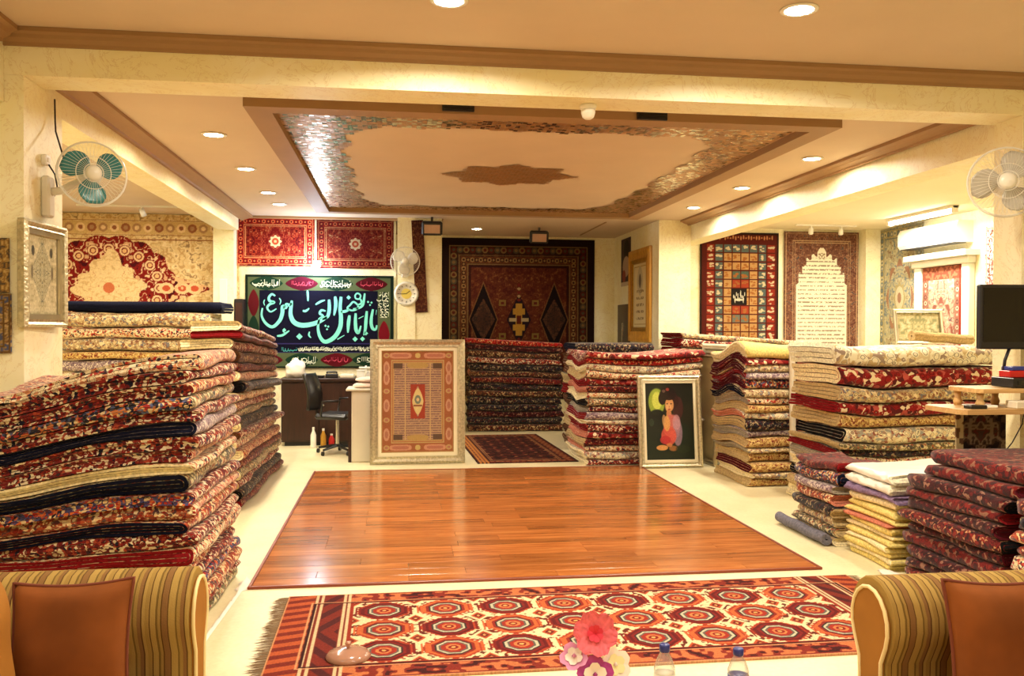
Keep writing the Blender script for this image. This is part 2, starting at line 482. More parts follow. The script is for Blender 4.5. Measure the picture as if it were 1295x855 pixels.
struct('wall_alcove_side', MB().box(3.57, 3.8, 12.4, 14.0, 0, 3.0), M['wall'])
struct('wall_alcove_left', MB().box(-0.1, 0.0, 12.2, 14.0, 0, 3.0), M['wall'])
# pilaster between banner and alcove, column at the alcove's far side, near columns, back-left column
struct('column_banner', MB().box(0.02, 0.62, 11.9, 12.5, 0, 3.0), M['wall'])
struct('trim_pilaster_strip', MB().box(0.02, 0.26, 11.875, 11.9, 0, 3.0), M['wall'])
struct('column_gold', MB().box(3.57, 4.02, 11.55, 12.2, 0, 3.0), M['wall'])
struct('column_back_left', MB().box(-2.36, -2.1, 11.75, 12.0, 0, 3.0), M['wall'])
struct('column_near_left', MB().box(-2.62, -2.04, 5.131, 5.69, 0, 2.889).box(-2.62, -2.04, 5.421, 5.69, 2.889, 2.999), M['wall'])
struct('column_near_right', MB().box(4.0, 4.6, 5.131, 5.40, 0, 2.889), M['wall'])
struct('column_back_right', MB().box(6.85, 7.1, 12.0, 12.2, 0, 3.0), M['wall'])
# beams
struct('beam_front', MB().box(XL, XR, 5.13, 5.42, 2.89, 3.2), M['wall'])
struct('beam_left', MB().box(-2.3, -2.04, 5.69, 11.75, 2.78, 3.0), M['wall'])
struct('beam_right', MB().box(4.02, 4.3, 5.42, 12.2, 2.72, 3.0), M['wall'])
struct('beam_near_left', MB().box(-2.5, -2.14, 3.0, 5.129, 2.74, 3.139), M['wall'])
# painted brown mouldings
def moulding(name, p0, p1, d=0.10, h=0.09, inward=(0, -1)):
    # stepped profile along p0->p1, hanging from z = p0.z
    a, b = Vector(p0), Vector(p1); iw = Vector((inward[0], inward[1], 0))
    prof = [(0, 0), (d, 0), (d, -0.025), (d * 0.72, -0.035), (d * 0.62, -h * 0.6), (d * 0.25, -h * 0.8), (d * 0.2, -h), (0, -h)]
    mb = MB(); vs = []; n = len(prof)
    for q in (a, b):
        for u, z in prof: vs.append(q + iw * u + Vector((0, 0, z)))
    mb.add(vs, [tuple(range(n))[::-1], tuple(range(n, 2 * n))] + [(i, (i + 1) % n, n + (i + 1) % n, n + i) for i in range(n)])
    return struct(name, mb, M['mould'])
moulding('trim_1', (XL, 5.13, 3.139), (XR, 5.13, 3.139), 0.07, 0.09, (0, -1))
moulding('trim_2', (-2.04, 5.42, 3.0), (-2.04, 12.0, 3.0), 0.15, 0.07, (1, 0))
moulding('trim_3', (4.0, 5.42, 3.0), (4.0, 11.55, 3.0), 0.13, 0.07, (-1, 0))
moulding('trim_4', (-2.14, 3.0, 3.14), (-2.14, 5.06, 3.14), 0.10, 0.09, (1, 0))
moulding('trim_5', (-2.1, 12.0, 3.0), (0.02, 12.0, 3.0), 0.05, 0.04, (0, -1))
# baseboards
struct('baseboard_back', MB().box(XL, 0.0, 11.985, 12.0, 0, 0.09), M['mould'])
struct('baseboard_right', MB().box(XR - 0.015, XR, 5.7, 12.0, 0, 0.09), M['mould'])
# right bay: raised ceiling strip seam
struct('trim_6', MB().box(5.15, 5.22, 5.42, 12.0, 2.975, 3.0), M['ceil_side'])
struct('ceiling_bay_right', MB().box(4.3, XR, 5.42, 12.2, 2.985, 3.0), M['ceil_side'])
# fine joints of the alcove ceiling boards
struct('trim_7', MB().box(0.62, 0.64, 11.9, 14.0, 2.99, 3.0), M['mould'])
struct('trim_8', MB().box(2.9, 2.92, 11.9, 13.6, 2.99, 3.0), M['mould'])

# ------------------------------------------------------------------ hanging mirror-work ceiling frame
def medallion():
    x0, x1, y0, y1 = -0.96, 3.06, 5.68, 10.82
    t = thing('ceiling_medallion', (1.05, 8.25, 3.0), 'large rectangular dropped ceiling panel, brown rim with mirror mosaic border', 'ceiling panel')
    ox, oy = 1.05, 8.25
    w = 0.16
    # rim: four mitred boards
    zt, zb = 0.0, -0.10
    def quad(pts, z0, z1, name):
        mb = MB().prism([(p[0] - ox, p[1] - oy) for p in pts], z0, z1); return mb.build(name, M['mould'], t)
    quad([(x0, y0), (x1, y0), (x1 - w, y0 + w), (x0 + w, y0 + w)], zb, zt, 'rim_board')
    quad([(x1, y0), (x1, y1), (x1 - w, y1 - w), (x1 - w, y0 + w)], zb, zt, 'rim_board')
    quad([(x1, y1), (x0, y1), (x0 + w, y1 - w), (x1 - w, y1 - w)], zb, zt, 'rim_board')
    quad([(x0, y1), (x0, y0), (x0 + w, y0 + w), (x0 + w, y1 - w)], zb, zt, 'rim_board')
    MB().box(x0 + w - ox, x1 - w - ox, y0 + w - oy, y1 - w - oy, -0.045, 0.0).build('panel', M['ceil'], t)
    # mosaic tiles: little tilted mirrors
    rnd = random.Random(4)
    s = 0.035
    X0, X1, Y0, Y1 = x0 + w, x1 - w, y0 + w, y1 - w
    cx, cy = (X0 + X1) / 2, (Y0 + Y1) / 2
    hw, hd = (X1 - X0) / 2, (Y1 - Y0) / 2
    clear = MB(); bronze = MB()
    def inring(x, y):
        u, v = abs(x - cx), abs(y - cy)
        # scalloped inner outline
        wx = 0.38 + 0.10 * max(0, (v / hd) - 0.35) * 2 + 0.03 * sin(v * 11)
        wy = (0.48 if y < cy else 0.30) + 0.03 * sin(u * 9) + 0.3 * max(0, (u / hw - 0.62)) * 2
        if hw - u < wx or hd - v < wy: return True
        du, dv = (hw - wx) - u, (hd - wy) - v
        return du + dv < 0.22 + 0.03 * sin((u - v) * 16)
    def inlens(x, y):
        u, v = (x - 1.06) / 0.64, (y - 8.18) / 0.62
        r = sqrt(u * u + v * v); a = atan2(v, u)
        return r < 0.80 + 0.10 * cos(8 * a) + 0.08 * abs(cos(a)) ** 6 + 0.03 * cos(24 * a)
    ny, nx = int((Y1 - Y0) / s), int((X1 - X0) / s)
    for j in range(ny):
        for i in range(nx):
            x = X0 + (i + 0.5) * s; y = Y0 + (j + 0.5) * s
            ring = inring(x, y); lens = inlens(x, y)
            if not (ring or lens): continue
            k_ = 0.05 if lens else 0.06; a, b = rnd.uniform(-k_, k_), rnd.uniform(-k_, k_)
            h = s * 0.47; z = -0.053
            pts = [(x + dx - ox, y + dy - oy, z + (a * dx + b * dy)) for dx, dy in ((-h, -h), (-h, h), (h, h), (h, -h))]
            (bronze if (lens or rnd.random() < 0.62) else clear).add(pts, [(0, 1, 2, 3)])
    mm = plain('mirror_chip', hx(176, 160, 124), 0.22, 1.0, var=0.12, scale=30)
    mbz = plain('amber_mirror_chip', hx(190, 144, 92), 0.38, 0.6, var=0.25, scale=30)
    o = clear.build('mirror_mosaic', mm, t); o['kind'] = 'stuff'; o['label'] = 'clear mirror chips'
    o = bronze.build('amber_mosaic', mbz, t); o['kind'] = 'stuff'; o['label'] = 'amber mirror chips'
medallion()

def ceiling_vent(x, y, z, label):
    t = thing('ceiling_vent', (x, y, z), label, 'vent', group='black vents on the dropped panel')
    MB().rbox(-0.105, 0.105, -0.02, 0.0, -0.042, 0.042, 0.004).build('vent_frame', M['black'], t)
    for k in range(4):
        MB().box(-0.092, 0.092, -0.026, -0.018, -0.032 + k * 0.018, -0.024 + k * 0.018).build('vent_slat', M['black'], t)
ceiling_vent(0.40, 5.68, 2.955, 'small black slotted vent on brown ceiling rim nearer the teal fan')
ceiling_vent(1.70, 5.68, 2.945, 'black slotted vent on brown ceiling rim beside the dome camera')

def downlight(x, y, z, label, hot=False, r=0.085, grp='recessed downlights'):
    t = thing('downlight', (x, y, z), label, 'ceiling light', group=grp)
    MB().lathe([(r, 0), (r + 0.012, -0.003), (r + 0.010, -0.008), (r - 0.012, -0.010), (r - 0.014, -0.004)], 28).build('trim_ring', M['white'], t, True)
    MB().lathe([(0, -0.006), (r - 0.014, -0.006)], 28).build('diffuser', M['lamp_hot' if hot else 'lamp_on'], t)
dl = ['downlight above the big navy-banded rug stack, closest to the teal fan', 'second downlight back from the teal fan along the beam', 'third downlight back from the teal fan along the beam', 'downlight nearest the red hanging rugs, end of its row',
      'largest-looking downlight of the row before the prayer-arch rug wall', 'middle downlight of the row over the portrait painting', 'farthest downlight of the row over the portrait painting', 'lone downlight in the alcove above the brown carpet']
for (x, y), l in zip(BAY_LAMPS, dl): downlight(x, y, 3.0, l)
downlight(NEAR_LAMPS[0][0], NEAR_LAMPS[0][1], 3.14, 'bright downlight at the very top edge above the mirror mosaic', True)
downlight(NEAR_LAMPS[1][0], NEAR_LAMPS[1][1], 3.14, 'glaring bright round downlight in the near ceiling', True)
for _l in ('downlight_lamp',): pass

# dome camera on the beam soffit
t = thing('dome_camera', (1.18, 5.30, 2.89), 'white dome security camera hanging under the front ceiling beam', 'camera')
MB().lathe([(0.05, 0), (0.052, -0.012), (0.046, -0.03)], 24).build('mount', M['white'], t, True)
MB().lathe([(0.044, -0.028), (0.044, -0.05), (0.036, -0.075), (0.02, -0.088), (0, -0.092)], 24).build('dome', M['white'], t, True)

# ------------------------------------------------------------------ laminate area
def laminate():
    x0, x1, y0, y1 = -0.82, 2.63, 5.14, 9.20
    t = thing('laminate_flooring', (0.905, 5.14, 0), 'large glossy reddish laminate floor area in the middle of the cream floor', 'flooring')
    h = 0.012; rows = 30; rw = (y1 - y0) / rows; rnd = random.Random(7)
    meshes = {}
    for r in range(rows):
        x = x0; first = True
        while x < x1 - 0.01:
            L = rnd.choice((0.9, 1.2, 1.2)) if not first else rnd.choice((0.35, 0.6, 0.9, 1.2))
            first = False
            L = min(L, x1 - x)
            if x1 - x - L < 0.2: L = x1 - x
            key = round(L, 3)
            if key not in meshes:
                mb = MB(); mb.rbox(0.0006, L - 0.0006, 0.0006, rw - 0.0006, 0, h, 0.0012)
                me = bpy.data.meshes.new('plank'); me.from_pydata(mb.v, [], mb.f); me.materials.append(M['laminate']); meshes[key] = me
            o = bpy.data.objects.new('plank', meshes[key]); COL.objects.link(o); o.parent = t
            o.location = (x - 0.905, y0 + r * rw - 5.14, 0)
            x += L
    e = plain('dark_edge_strip', hx(128, 54, 24), 0.35)
    for a, b, c, d in ((x0 - 0.02, x1 + 0.02, y0 - 0.02, y0), (x0 - 0.02, x1 + 0.02, y1, y1 + 0.02), (x0 - 0.02, x0, y0, y1), (x1, x1 + 0.02, y0, y1)):
        MB().rbox(a - 0.905, b - 0.905, c - 5.14, d - 5.14, 0, 0.016, 0.003).build('edge_strip', e, t)
laminate()

# ------------------------------------------------------------------ painted canvases (woven / printed patterns as vertex colours)
class Canvas:
    def __init__(s, w, h, nx, ny, base=(128, 128, 128)):
        s.w, s.h, s.nx, s.ny = w, h, nx, ny
        x = np.linspace(-w / 2, w / 2, nx); y = np.linspace(0, h, ny)
        s.X, s.Y = np.meshgrid(x, y)
        s.c = np.empty((ny, nx, 3)); s.c[:] = np.array(base) / 255.0
    def put(s, mask, col, a=1.0):
        m = np.clip(np.asarray(mask, float), 0, 1)[..., None] * a
        s.c = s.c * (1 - m) + (np.array(col) / 255.0) * m
    def rect(s, x0, x1, y0, y1): return (s.X >= x0) & (s.X <= x1) & (s.Y >= y0) & (s.Y <= y1)
    def inset(s, d, d2=None):
        b = np.minimum(np.minimum(s.X + s.w / 2, s.w / 2 - s.X), np.minimum(s.Y, s.h - s.Y))
        return (b >= d) if d2 is None else ((b >= d) & (b < d2))
    def ell(s, cx, cy, rx, ry, p=2): return (np.abs((s.X - cx) / rx) ** p + np.abs((s.Y - cy) / ry) ** p) <= 1
    def field(s, seed, size, mirror=True, mx=True, my=True):
        """smooth random field, mirrored about the centre lines"""
        r = np.random.RandomState(seed)
        X = s.X; Y = s.Y - s.h / 2
        if mirror and mx: X = np.abs(X)
        if mirror and my: Y = np.abs(Y)
        gx = (X - X.min()) / size; gy = (Y - Y.min()) / size
        g = r.rand(int(gy.max()) + 3, int(gx.max()) + 3)
        ix = gx.astype(int); iy = gy.astype(int); fx = gx - ix; fy = gy - iy
        fx = fx * fx * (3 - 2 * fx); fy = fy * fy * (3 - 2 * fy)
        return (g[iy, ix] * (1 - fx) + g[iy, ix + 1] * fx) * (1 - fy) + (g[iy + 1, ix] * (1 - fx) + g[iy + 1, ix + 1] * fx) * fy
    def orn(s, mask, seed, size, cols, edges):
        f = s.field(seed, size) * 0.65 + s.field(seed + 9, size * 0.5) * 0.35
        for col, (a, b) in zip(cols, edges): s.put(mask & (f > a) & (f < b), col)
    def cells(s, mask, seed, size, pal, amount=0.6):
        r = np.random.RandomState(seed)
        X = np.abs(s.X); Y = np.abs(s.Y - s.h / 2)
        ix = (X / size).astype(int); iy = (Y / size).astype(int)
        g = r.randint(0, len(pal), (iy.max() + 1, ix.max() + 1)); k = r.rand(iy.max() + 1, ix.max() + 1)
        for i, p in enumerate(pal): s.put(mask & (g[iy, ix] == i) & (k[iy, ix] < amount), p)
    def motif_border(s, d0, d1, ground, pal, step, seed=1):
        """band d0..d1 from the edge with repeated flower discs"""
        band = s.inset(d0, d1); s.put(band, ground)
        c = (d0 + d1) / 2; r = (d1 - d0) * 0.36
        W, H = s.w / 2 - c, s.h / 2 - c
        Yc = s.Y - s.h / 2
        k = 0
        n = max(1, round(2 * W / step)); m = max(1, round(2 * H / step))
        pts = [(-W + 2 * W * i / n, sgn * H) for i in range(n + 1) for sgn in (-1, 1)] + [(sgn * W, -H + 2 * H * j / m) for j in range(1, m) for sgn in (-1, 1)]
        for (x, y) in pts:
            d = np.sqrt((s.X - x) ** 2 + (Yc - y) ** 2)
            k += 1
            s.put(d < r, pal[(k // 2) % len(pal)]); s.put(d < r * 0.5, pal[(k // 2 + 1) % len(pal)])
        return s
    def lines(s, *ds, col=(0, 0, 0), w=0.006):
        for d in ds: s.put(s.inset(d, d + w), col)
    def speck(s, seed, amt=0.06):
        r = np.random.RandomState(seed); s.c = np.clip(s.c * (1 + amt * (r.rand(s.ny, s.nx, 1) - 0.5) * 2), 0, 1)
    def mesh(s, name, mat, parent=None, wave=0.0, thick=0.008, seed=0, flat=False):
        """vertical panel in the local XZ plane facing -Y; flat=True lays it on XY facing up"""
        nx, ny = s.nx, s.ny
        dy = wave * (np.sin(s.X * 5.3 + seed) * 0.6 + np.sin(s.X * 11 + s.Y * 2 + seed * 2) * 0.4) * (0.3 + 0.7 * (1 - s.Y / s.h))
        front = np.stack([s.X, -thick + dy, s.Y], -1).reshape(-1, 3)
        idx = np.arange(nx * ny).reshape(ny, nx)
        q = np.stack([idx[:-1, :-1], idx[:-1, 1:], idx[1:, 1:], idx[1:, :-1]], -1).reshape(-1, 4)
        rim = np.concatenate([idx[0, :], idx[1:, -1], idx[-1, -2::-1], idx[-2:0:-1, 0]])
        nr = len(rim); back = front[rim].copy(); back[:, 1] += thick
        b0 = nx * ny
        v = np.concatenate([front, back])
        sq = [(rim[(i + 1) % nr], rim[i], b0 + i, b0 + (i + 1) % nr) for i in range(nr)]
        faces = q.tolist() + sq
        me = bpy.data.meshes.new(name)
        if flat:
            v = np.stack([v[:, 0], v[:, 2], -v[:, 1]], -1)
        me.from_pydata(v.tolist(), [], faces)
        me.materials.append(mat)
        c = s.c; lc = np.where(c <= 0.04045, c / 12.92, ((c + 0.055) / 1.055) ** 2.4).reshape(-1, 3)
        allc = np.ones((len(v), 4), dtype=np.float32); allc[:b0, :3] = lc; allc[b0:, :3] = lc[rim]
        at = me.color_attributes.new('pattern', 'FLOAT_COLOR', 'POINT'); at.data.foreach_set('color', allc.ravel())
        me.polygons.foreach_set('use_smooth', [True] * len(me.polygons))
        me.update()
        o = bpy.data.objects.new(name, me); COL.objects.link(o)
        if parent: o.parent = parent
        return o

def stroke_mb(mb, pts, w, z=0.0, th=0.004, taper=True, fx=lambda x, y: (x, y)):
    """brush stroke: ribbon with swelling width; pts are 2-D, mapped to the local XZ plane"""
    P_ = [Vector(fx(*p)) for p in pts]
    # Catmull-Rom resample
    Q = []
    if len(P_) > 2:
        for i in range(len(P_) - 1):
            a, b, c, d = P_[max(i - 1, 0)], P_[i], P_[i + 1], P_[min(i + 2, len(P_) - 1)]
            for k in range(5):
                t = k / 5.0
                Q.append(0.5 * ((2 * b) + (c - a) * t + (2 * a - 5 * b + 4 * c - d) * t * t + (3 * b - a - 3 * c + d) * t ** 3))
        Q.append(P_[-1])
    else: Q = P_
    n = len(Q); L = []; R_ = []
    for i, p in enumerate(Q):
        t = Q[min(i + 1, n - 1)] - Q[max(i - 1, 0)]
        if t.length < 1e-7: t = Vector((1, 0))
        t.normalize(); nn = Vector((-t.y, t.x))
        f = i / (n - 1.0)
        ww = w * 0.5 * ((0.45 + 0.75 * sin(pi * min(1, 0.12 + 0.88 * f))) if taper else 1)
        # pen angle: horizontals thicker
        L.append(p + nn * ww); R_.append(p - nn * ww)
    vs = [(p.x, -th - z, p.y) for p in L] + [(p.x, -th - z, p.y) for p in R_] + [(p.x, -z, p.y) for p in L] + [(p.x, -z, p.y) for p in R_]
    fs = []
    for i in range(n - 1):
        fs.append((i, n + i, n + i + 1, i + 1)); fs.append((i, i + 1, 2 * n + i + 1, 2 * n + i)); fs.append((n + i + 1, n + i, 3 * n + i, 3 * n + i + 1))
    mb.add(vs, fs)
def dot_mb(mb, x, y, r, th=0.004, fx=lambda x, y: (x, y), sc=1.0):
    cx, cy = fx(x, y); r = r * sc
    mb.add([(cx - r, -th, cy), (cx, -th, cy - r), (cx + r, -th, cy), (cx, -th, cy + r)], [(0, 1, 2, 3)])

def hang(cv, name, x, y, z, rz, label, cat='wall carpet', wave=0.006, seed=0, tilt=0.0, group=None, thick=0.008, mat='weave'):
    o = cv.mesh(name, M[mat], None, wave, thick, seed)
    o.location = (x, y, z); o.rotation_euler = (tilt, 0, rz)
    return tag(o, label, cat, group)

# ---- cream carpet with the big crimson medallion on the back wall
def rug_cream():
    w, h = 3.3, 2.35
    c = Canvas(w, h, 420, 300, (214, 186, 132))
    c.orn(c.inset(0), 3, 0.07, [(190, 152, 98), (226, 204, 156), (150, 120, 84)], [(0.3, 0.4), (0.55, 0.62), (0.7, 0.76)])
    c.motif_border(0.10, 0.26, (204, 170, 112), [(226, 196, 146), (148, 92, 62), (170, 130, 90)], 0.14)
    c.lines(0.08, 0.27, 0.33, col=(150, 96, 58), w=0.012)
    X, Y = c.X, c.Y - 1.38
    a = np.arctan2(Y / 0.85, X / 1.0); r = np.sqrt((X / 1.22) ** 2 + (Y / 0.98) ** 2)
    med = r < 0.66 + 0.05 * np.abs(np.sin(8 * a)) + 0.0
    pend = (np.abs(X) / 1.34 + np.abs(Y) / 0.42 < 1.0)
    dark = med | pend
    c.put(dark, (128, 30, 24))
    f = c.field(12, 0.085) * 0.6 + c.field(31, 0.05) * 0.4
    c.put(dark & (f > 0.52) & (f < 0.565), (222, 186, 140)); c.put(dark & (f > 0.76), (206, 160, 116)); c.put(dark & (f < 0.28), (72, 18, 22))
    f2 = c.field(77, 0.045); c.put(dark & (f2 > 0.80), (226, 192, 146)); c.put(dark & (f2 > 0.46) & (f2 < 0.50), (84, 22, 22))
    for k in range(20):
        aa = 2 * pi * k / 20; rr = 0.52
        px_, py_ = 1.22 * rr * cos(aa), 0.98 * rr * sin(aa)
        d = np.sqrt((X - px_) ** 2 + (Y - py_) ** 2)
        c.put(d < 0.075, (120, 26, 22)); c.put((d < 0.065) & (d > 0.042), (224, 188, 140)); c.put(d < 0.028, (222, 176, 120))
    for sx in (-1, 1):
        for q in (0.72, 0.92, 1.08):
            d = np.sqrt(((X - sx * q) / 1.3) ** 2 + Y ** 2)
            c.put(d < 0.075, (226, 192, 140)); c.put(d < 0.04, (190, 84, 52))
        c.put(pend & (np.abs(X) > 0.75) & (c.field(5, 0.04) > 0.60), (222, 176, 126))
    inner = (np.abs(X) / 0.50 + np.abs(Y) / 0.56 < 0.95 + 0.09 * np.sin(10 * a))
    c.put(inner, (224, 196, 144)); c.orn(inner, 8, 0.06, [(206, 170, 116), (196, 140, 96)], [(0.4, 0.48), (0.72, 0.76)])
    c.put(np.sqrt(X ** 2 + Y ** 2) < 0.07, (196, 110, 70))
    c.speck(1)
    hang(c, 'wall_carpet', -3.72 + 0.0, 11.985, 0.64, 0, 'cream carpet with a crimson scalloped medallion hung behind a wide stack')
rug_cream()

# ---- two red rugs over the banner
def rug_red(x, seed, label, dk, z):
    w, h = 1.03, 0.66
    c = Canvas(w, h, 230, 150, tuple(int(v * dk) for v in (138, 38, 28)))
    S = lambda *t: tuple(int(v * dk) for v in t)
    c.orn(c.inset(0), seed, 0.035, [S(190, 92, 58), S(92, 20, 24), S(206, 146, 100)], [(0.52, 0.58), (0.30, 0.38), (0.74, 0.8)])
    c.motif_border(0.03, 0.10, S(150, 30, 26), [S(220, 120, 76), S(96, 20, 30)], 0.06)
    c.lines(0.025, 0.105, 0.125, col=S(226, 160, 110), w=0.006)
    X, Y = c.X, c.Y - h / 2
    med = np.abs(X) / 0.26 + np.abs(Y) / 0.2 < 1
    c.put(med, S(120, 26, 26)); c.orn(med, seed + 3, 0.03, [S(176, 80, 56)], [(0.5, 0.6)]); d = np.sqrt(X ** 2 + Y ** 2); a = np.arctan2(Y, X)
    c.put((d < 0.075 + 0.01 * np.cos(8 * a)), S(240, 214, 170)); c.put(d < 0.045, S(196, 80, 50)); c.put(d < 0.02, S(236, 200, 150))
    c.speck(seed)
    hang(c, 'hanging_rug', x, 11.975, z, 0, label, 'wall rug', 0.004, seed)
rug_red(-1.60, 4, 'bright red small rug with a white rosette hung above the banner', 1.0, 2.33)
rug_red(-0.545, 6, 'duller wine red rug beside the bright red one above the banner', 0.66, 2.31)

# ---- mourning banner with the big turquoise calligraphy
def banner():
    w, h = 1.96, 1.25
    t = thing('calligraphy_banner', (-1.01, 11.975, 0.965), 'black cloth banner with large turquoise calligraphy and green cartouche border', 'banner')
    S = w / 1185.0                                   # picture units -> metres
    def fx(x, y): return ((x - 5) * S - w / 2, (815 - y) * h / 755.0)
    c = Canvas(w, h, 392, 250, (14, 14, 34))
    m = lambda x0, y0, x1, y1: c.rect(fx(x0, 0)[0], fx(x1, 0)[0], fx(0, y1)[1], fx(0, y0)[1])
    c.put(m(0, 60, 1200, 185) | m(0, 690, 1200, 815) | m(0, 60, 115, 815) | m(1062, 60, 1200, 815), (80, 92, 62))
    c.put(m(0, 60, 1200, 80) | m(0, 800, 1200, 815) | m(0, 60, 25, 815) | m(1165, 60, 1200, 815), (20, 34, 26))
    def lens(cx, cy, rx, ry, col):
        x, y = fx(cx, cy)
        c.put(np.abs((c.X - x) / (rx * S)) ** 1.5 + np.abs((c.Y - y) / (ry * S)) ** 1.5 < 1, col)
    for cx, col in ((170, (24, 52, 36)), (450, (76, 14, 30)), (730, (24, 48, 34)), (1010, (72, 12, 22))): lens(cx, 130, 130, 56, col)
    for cx, col in ((170, (84, 14, 26)), (450, (24, 52, 36)), (730, (86, 14, 24)), (985, (24, 48, 34))): lens(cx, 750, 130, 56, col)
    for cy, col in ((290, (84, 18, 24)), (500, (24, 48, 34)), (640, (84, 18, 24))): lens(70, cy, 44, 110, col)
    for cy, col in ((300, (24, 44, 34)), (540, (110, 16, 28)), (700, (24, 48, 34))): lens(1112, cy, 46, 110, col)
    c.put(m(115, 612, 1062, 622) | m(115, 685, 1062, 692), (44, 40, 90))
    c.put(m(115, 622, 1062, 685), (12, 12, 30))
    c.mesh('cloth', M['weave'], t, 0.0, 0.008)
    th = 0.011
    big = MB()
    K = lambda pts, wd, tp=True: stroke_mb(big, pts, wd * 0.74 * S, th=th, taper=tp, fx=fx)
    K([(1022, 335), (1010, 400), (1008, 455), (1022, 495), (1045, 498), (1054, 465)], 30)
    K([(1050, 340), (1046, 380)], 10)
    K([(972, 350), (966, 420), (960, 500), (948, 548)], 30)
    K([(882, 368), (880, 440), (886, 505), (905, 528), (925, 470)], 32)
    K([(832, 385), (824, 455), (820, 528)], 32)
    K([(905, 412), (948, 390)], 14); K([(735, 582), (792, 548)], 18)
    K([(955, 205), (948, 262), (936, 305), (900, 328), (860, 332)], 24)
    K([(915, 212), (895, 205), (878, 222), (884, 248), (912, 250), (922, 225), (912, 210)], 17, False)
    K([(920, 250), (930, 285), (895, 300)], 20)
    K([(900, 300), (865, 275), (838, 300), (815, 328), (850, 345), (890, 335), (905, 305)], 20, False)
    K([(762, 358), (800, 352), (830, 340)], 26)
    K([(765, 235), (757, 320), (764, 410), (755, 490), (710, 565), (640, 602), (598, 565), (580, 490), (590, 410)], 40)
    K([(716, 232), (722, 300), (708, 388)], 32)
    K([(668, 258), (670, 335), (655, 398), (615, 420)], 32)
    K([(640, 352), (608, 345), (594, 372), (622, 392), (590, 408)], 22)
    K([(650, 400), (600, 432), (535, 458), (450, 468), (388, 442), (362, 380), (368, 300), (372, 268)], 44)
    K([(560, 300), (600, 275), (636, 262)], 20)
    K([(458, 350), (482, 352), (510, 330)], 22); K([(496, 185), (499, 230), (500, 272)], 20)
    K([(372, 290), (350, 305), (330, 300), (322, 325), (300, 318), (296, 372), (275, 432), (220, 482), (165, 452), (134, 392), (140, 330)], 34)
    K([(240, 232), (215, 218), (192, 242), (196, 272), (232, 284), (196, 300), (178, 330), (205, 360), (250, 335)], 24)
    K([(158, 262), (150, 285), (158, 310)], 10); K([(272, 250), (285, 272), (276, 302)], 10)
    K([(255, 556), (300, 548), (352, 512)], 22); K([(300, 515), (318, 535)], 14)
    K([(512, 520), (508, 550), (525, 570)], 16)
    for x, y, r in ((432, 560, 26), (878, 580, 22), (938, 578, 20), (965, 532, 18), (825, 240, 18), (908, 175, 0), (982, 275, 10), (1010, 280, 10), (998, 300, 9), (640, 472, 10), (662, 478, 10), (652, 500, 9), (312, 508, 16)):
        if r: dot_mb(big, x, y, r, th, fx, S)
    big.build('calligraphy', plain('turquoise_print', hx(120, 222, 204), 0.8, var=0.03), t)
    # the small scripts
    def script(mb, x0, x1, y, hgt, seed, wd=5, slant=0):
        r = random.Random(seed); x = x1; wd = wd * 0.62
        while x > x0 + 6:
            k = r.choice('albcdnl')
            L = r.uniform(0.5, 0.95) * hgt
            yy = y + slant * (x - x0)
            if k in 'al': stroke_mb(mb, [(x, yy - hgt * 0.55), (x - 2, yy + hgt * 0.25)], wd * S, th=th + 0.001, fx=fx); x -= hgt * 0.28
            elif k == 'b': stroke_mb(mb, [(x, yy), (x - L * 0.3, yy + hgt * 0.25), (x - L, yy + hgt * 0.2), (x - L * 1.1, yy - 3)], wd * 1.3 * S, th=th + 0.001, fx=fx); dot_mb(mb, x - L * 0.5, yy + hgt * 0.5, wd * 0.7, th + 0.001, fx, S); x -= L
            elif k == 'c': stroke_mb(mb, [(x, yy - hgt * 0.2), (x - L * 0.5, yy - hgt * 0.3), (x - L * 0.7, yy + hgt * 0.05), (x - L * 0.1, yy + hgt * 0.35), (x - L * 0.9, yy + hgt * 0.42)], wd * S, th=th + 0.001, fx=fx); x -= L * 0.8
            elif k == 'd': stroke_mb(mb, [(x, yy - hgt * 0.1), (x - L * 0.4, yy + hgt * 0.2), (x - L * 0.8, yy + hgt * 0.05)], wd * 1.4 * S, th=th + 0.001, fx=fx); dot_mb(mb, x - L * 0.3, yy - hgt * 0.4, wd * 0.7, th + 0.001, fx, S); x -= L * 0.8
            else: stroke_mb(mb, [(x, yy - hgt * 0.3), (x - L * 0.2, yy + hgt * 0.3), (x - L * 0.7, yy + hgt * 0.38), (x - L * 0.85, yy - hgt * 0.1)], wd * 1.2 * S, th=th + 0.001, fx=fx); x -= L * 0.85
    wm = MB()
    script(wm, 425, 1055, 662, 34, 3, 8); script(wm, 430, 1055, 655, 26, 13, 6)
    script(wm, 75, 275, 128, 52, 4, 9); script(wm, 75, 275, 140, 40, 14, 7)
    script(wm, 615, 845, 128, 52, 5, 9); script(wm, 615, 845, 142, 40, 15, 7)
    script(wm, 370, 560, 752, 52, 6, 9); script(wm, 380, 560, 765, 40, 16, 7); script(wm, 890, 1050, 750, 48, 7, 9)
    for yy, sd in ((215, 8), (255, 9), (300, 10), (345, 11), (385, 21)): script(wm, 1078, 1150, yy, 42, sd, 8)
    wm.build('white_script', plain('ivory_print', hx(226, 232, 206), 0.8, var=0.03), t)
    tm = MB(); script(tm, 285, 415, 665, 34, 17, 8); tm.build('teal_script', plain('teal_print', hx(60, 150, 150), 0.8), t)
    rm = MB()
    for cx, cy, sd in ((450, 130, 18), (1010, 130, 19), (730, 750, 20)): script(rm, cx - 90, cx + 90, cy, 40, sd, 7)
    rm.build('rose_script', plain('rose_print', hx(196, 60, 84), 0.8), t)
banner()

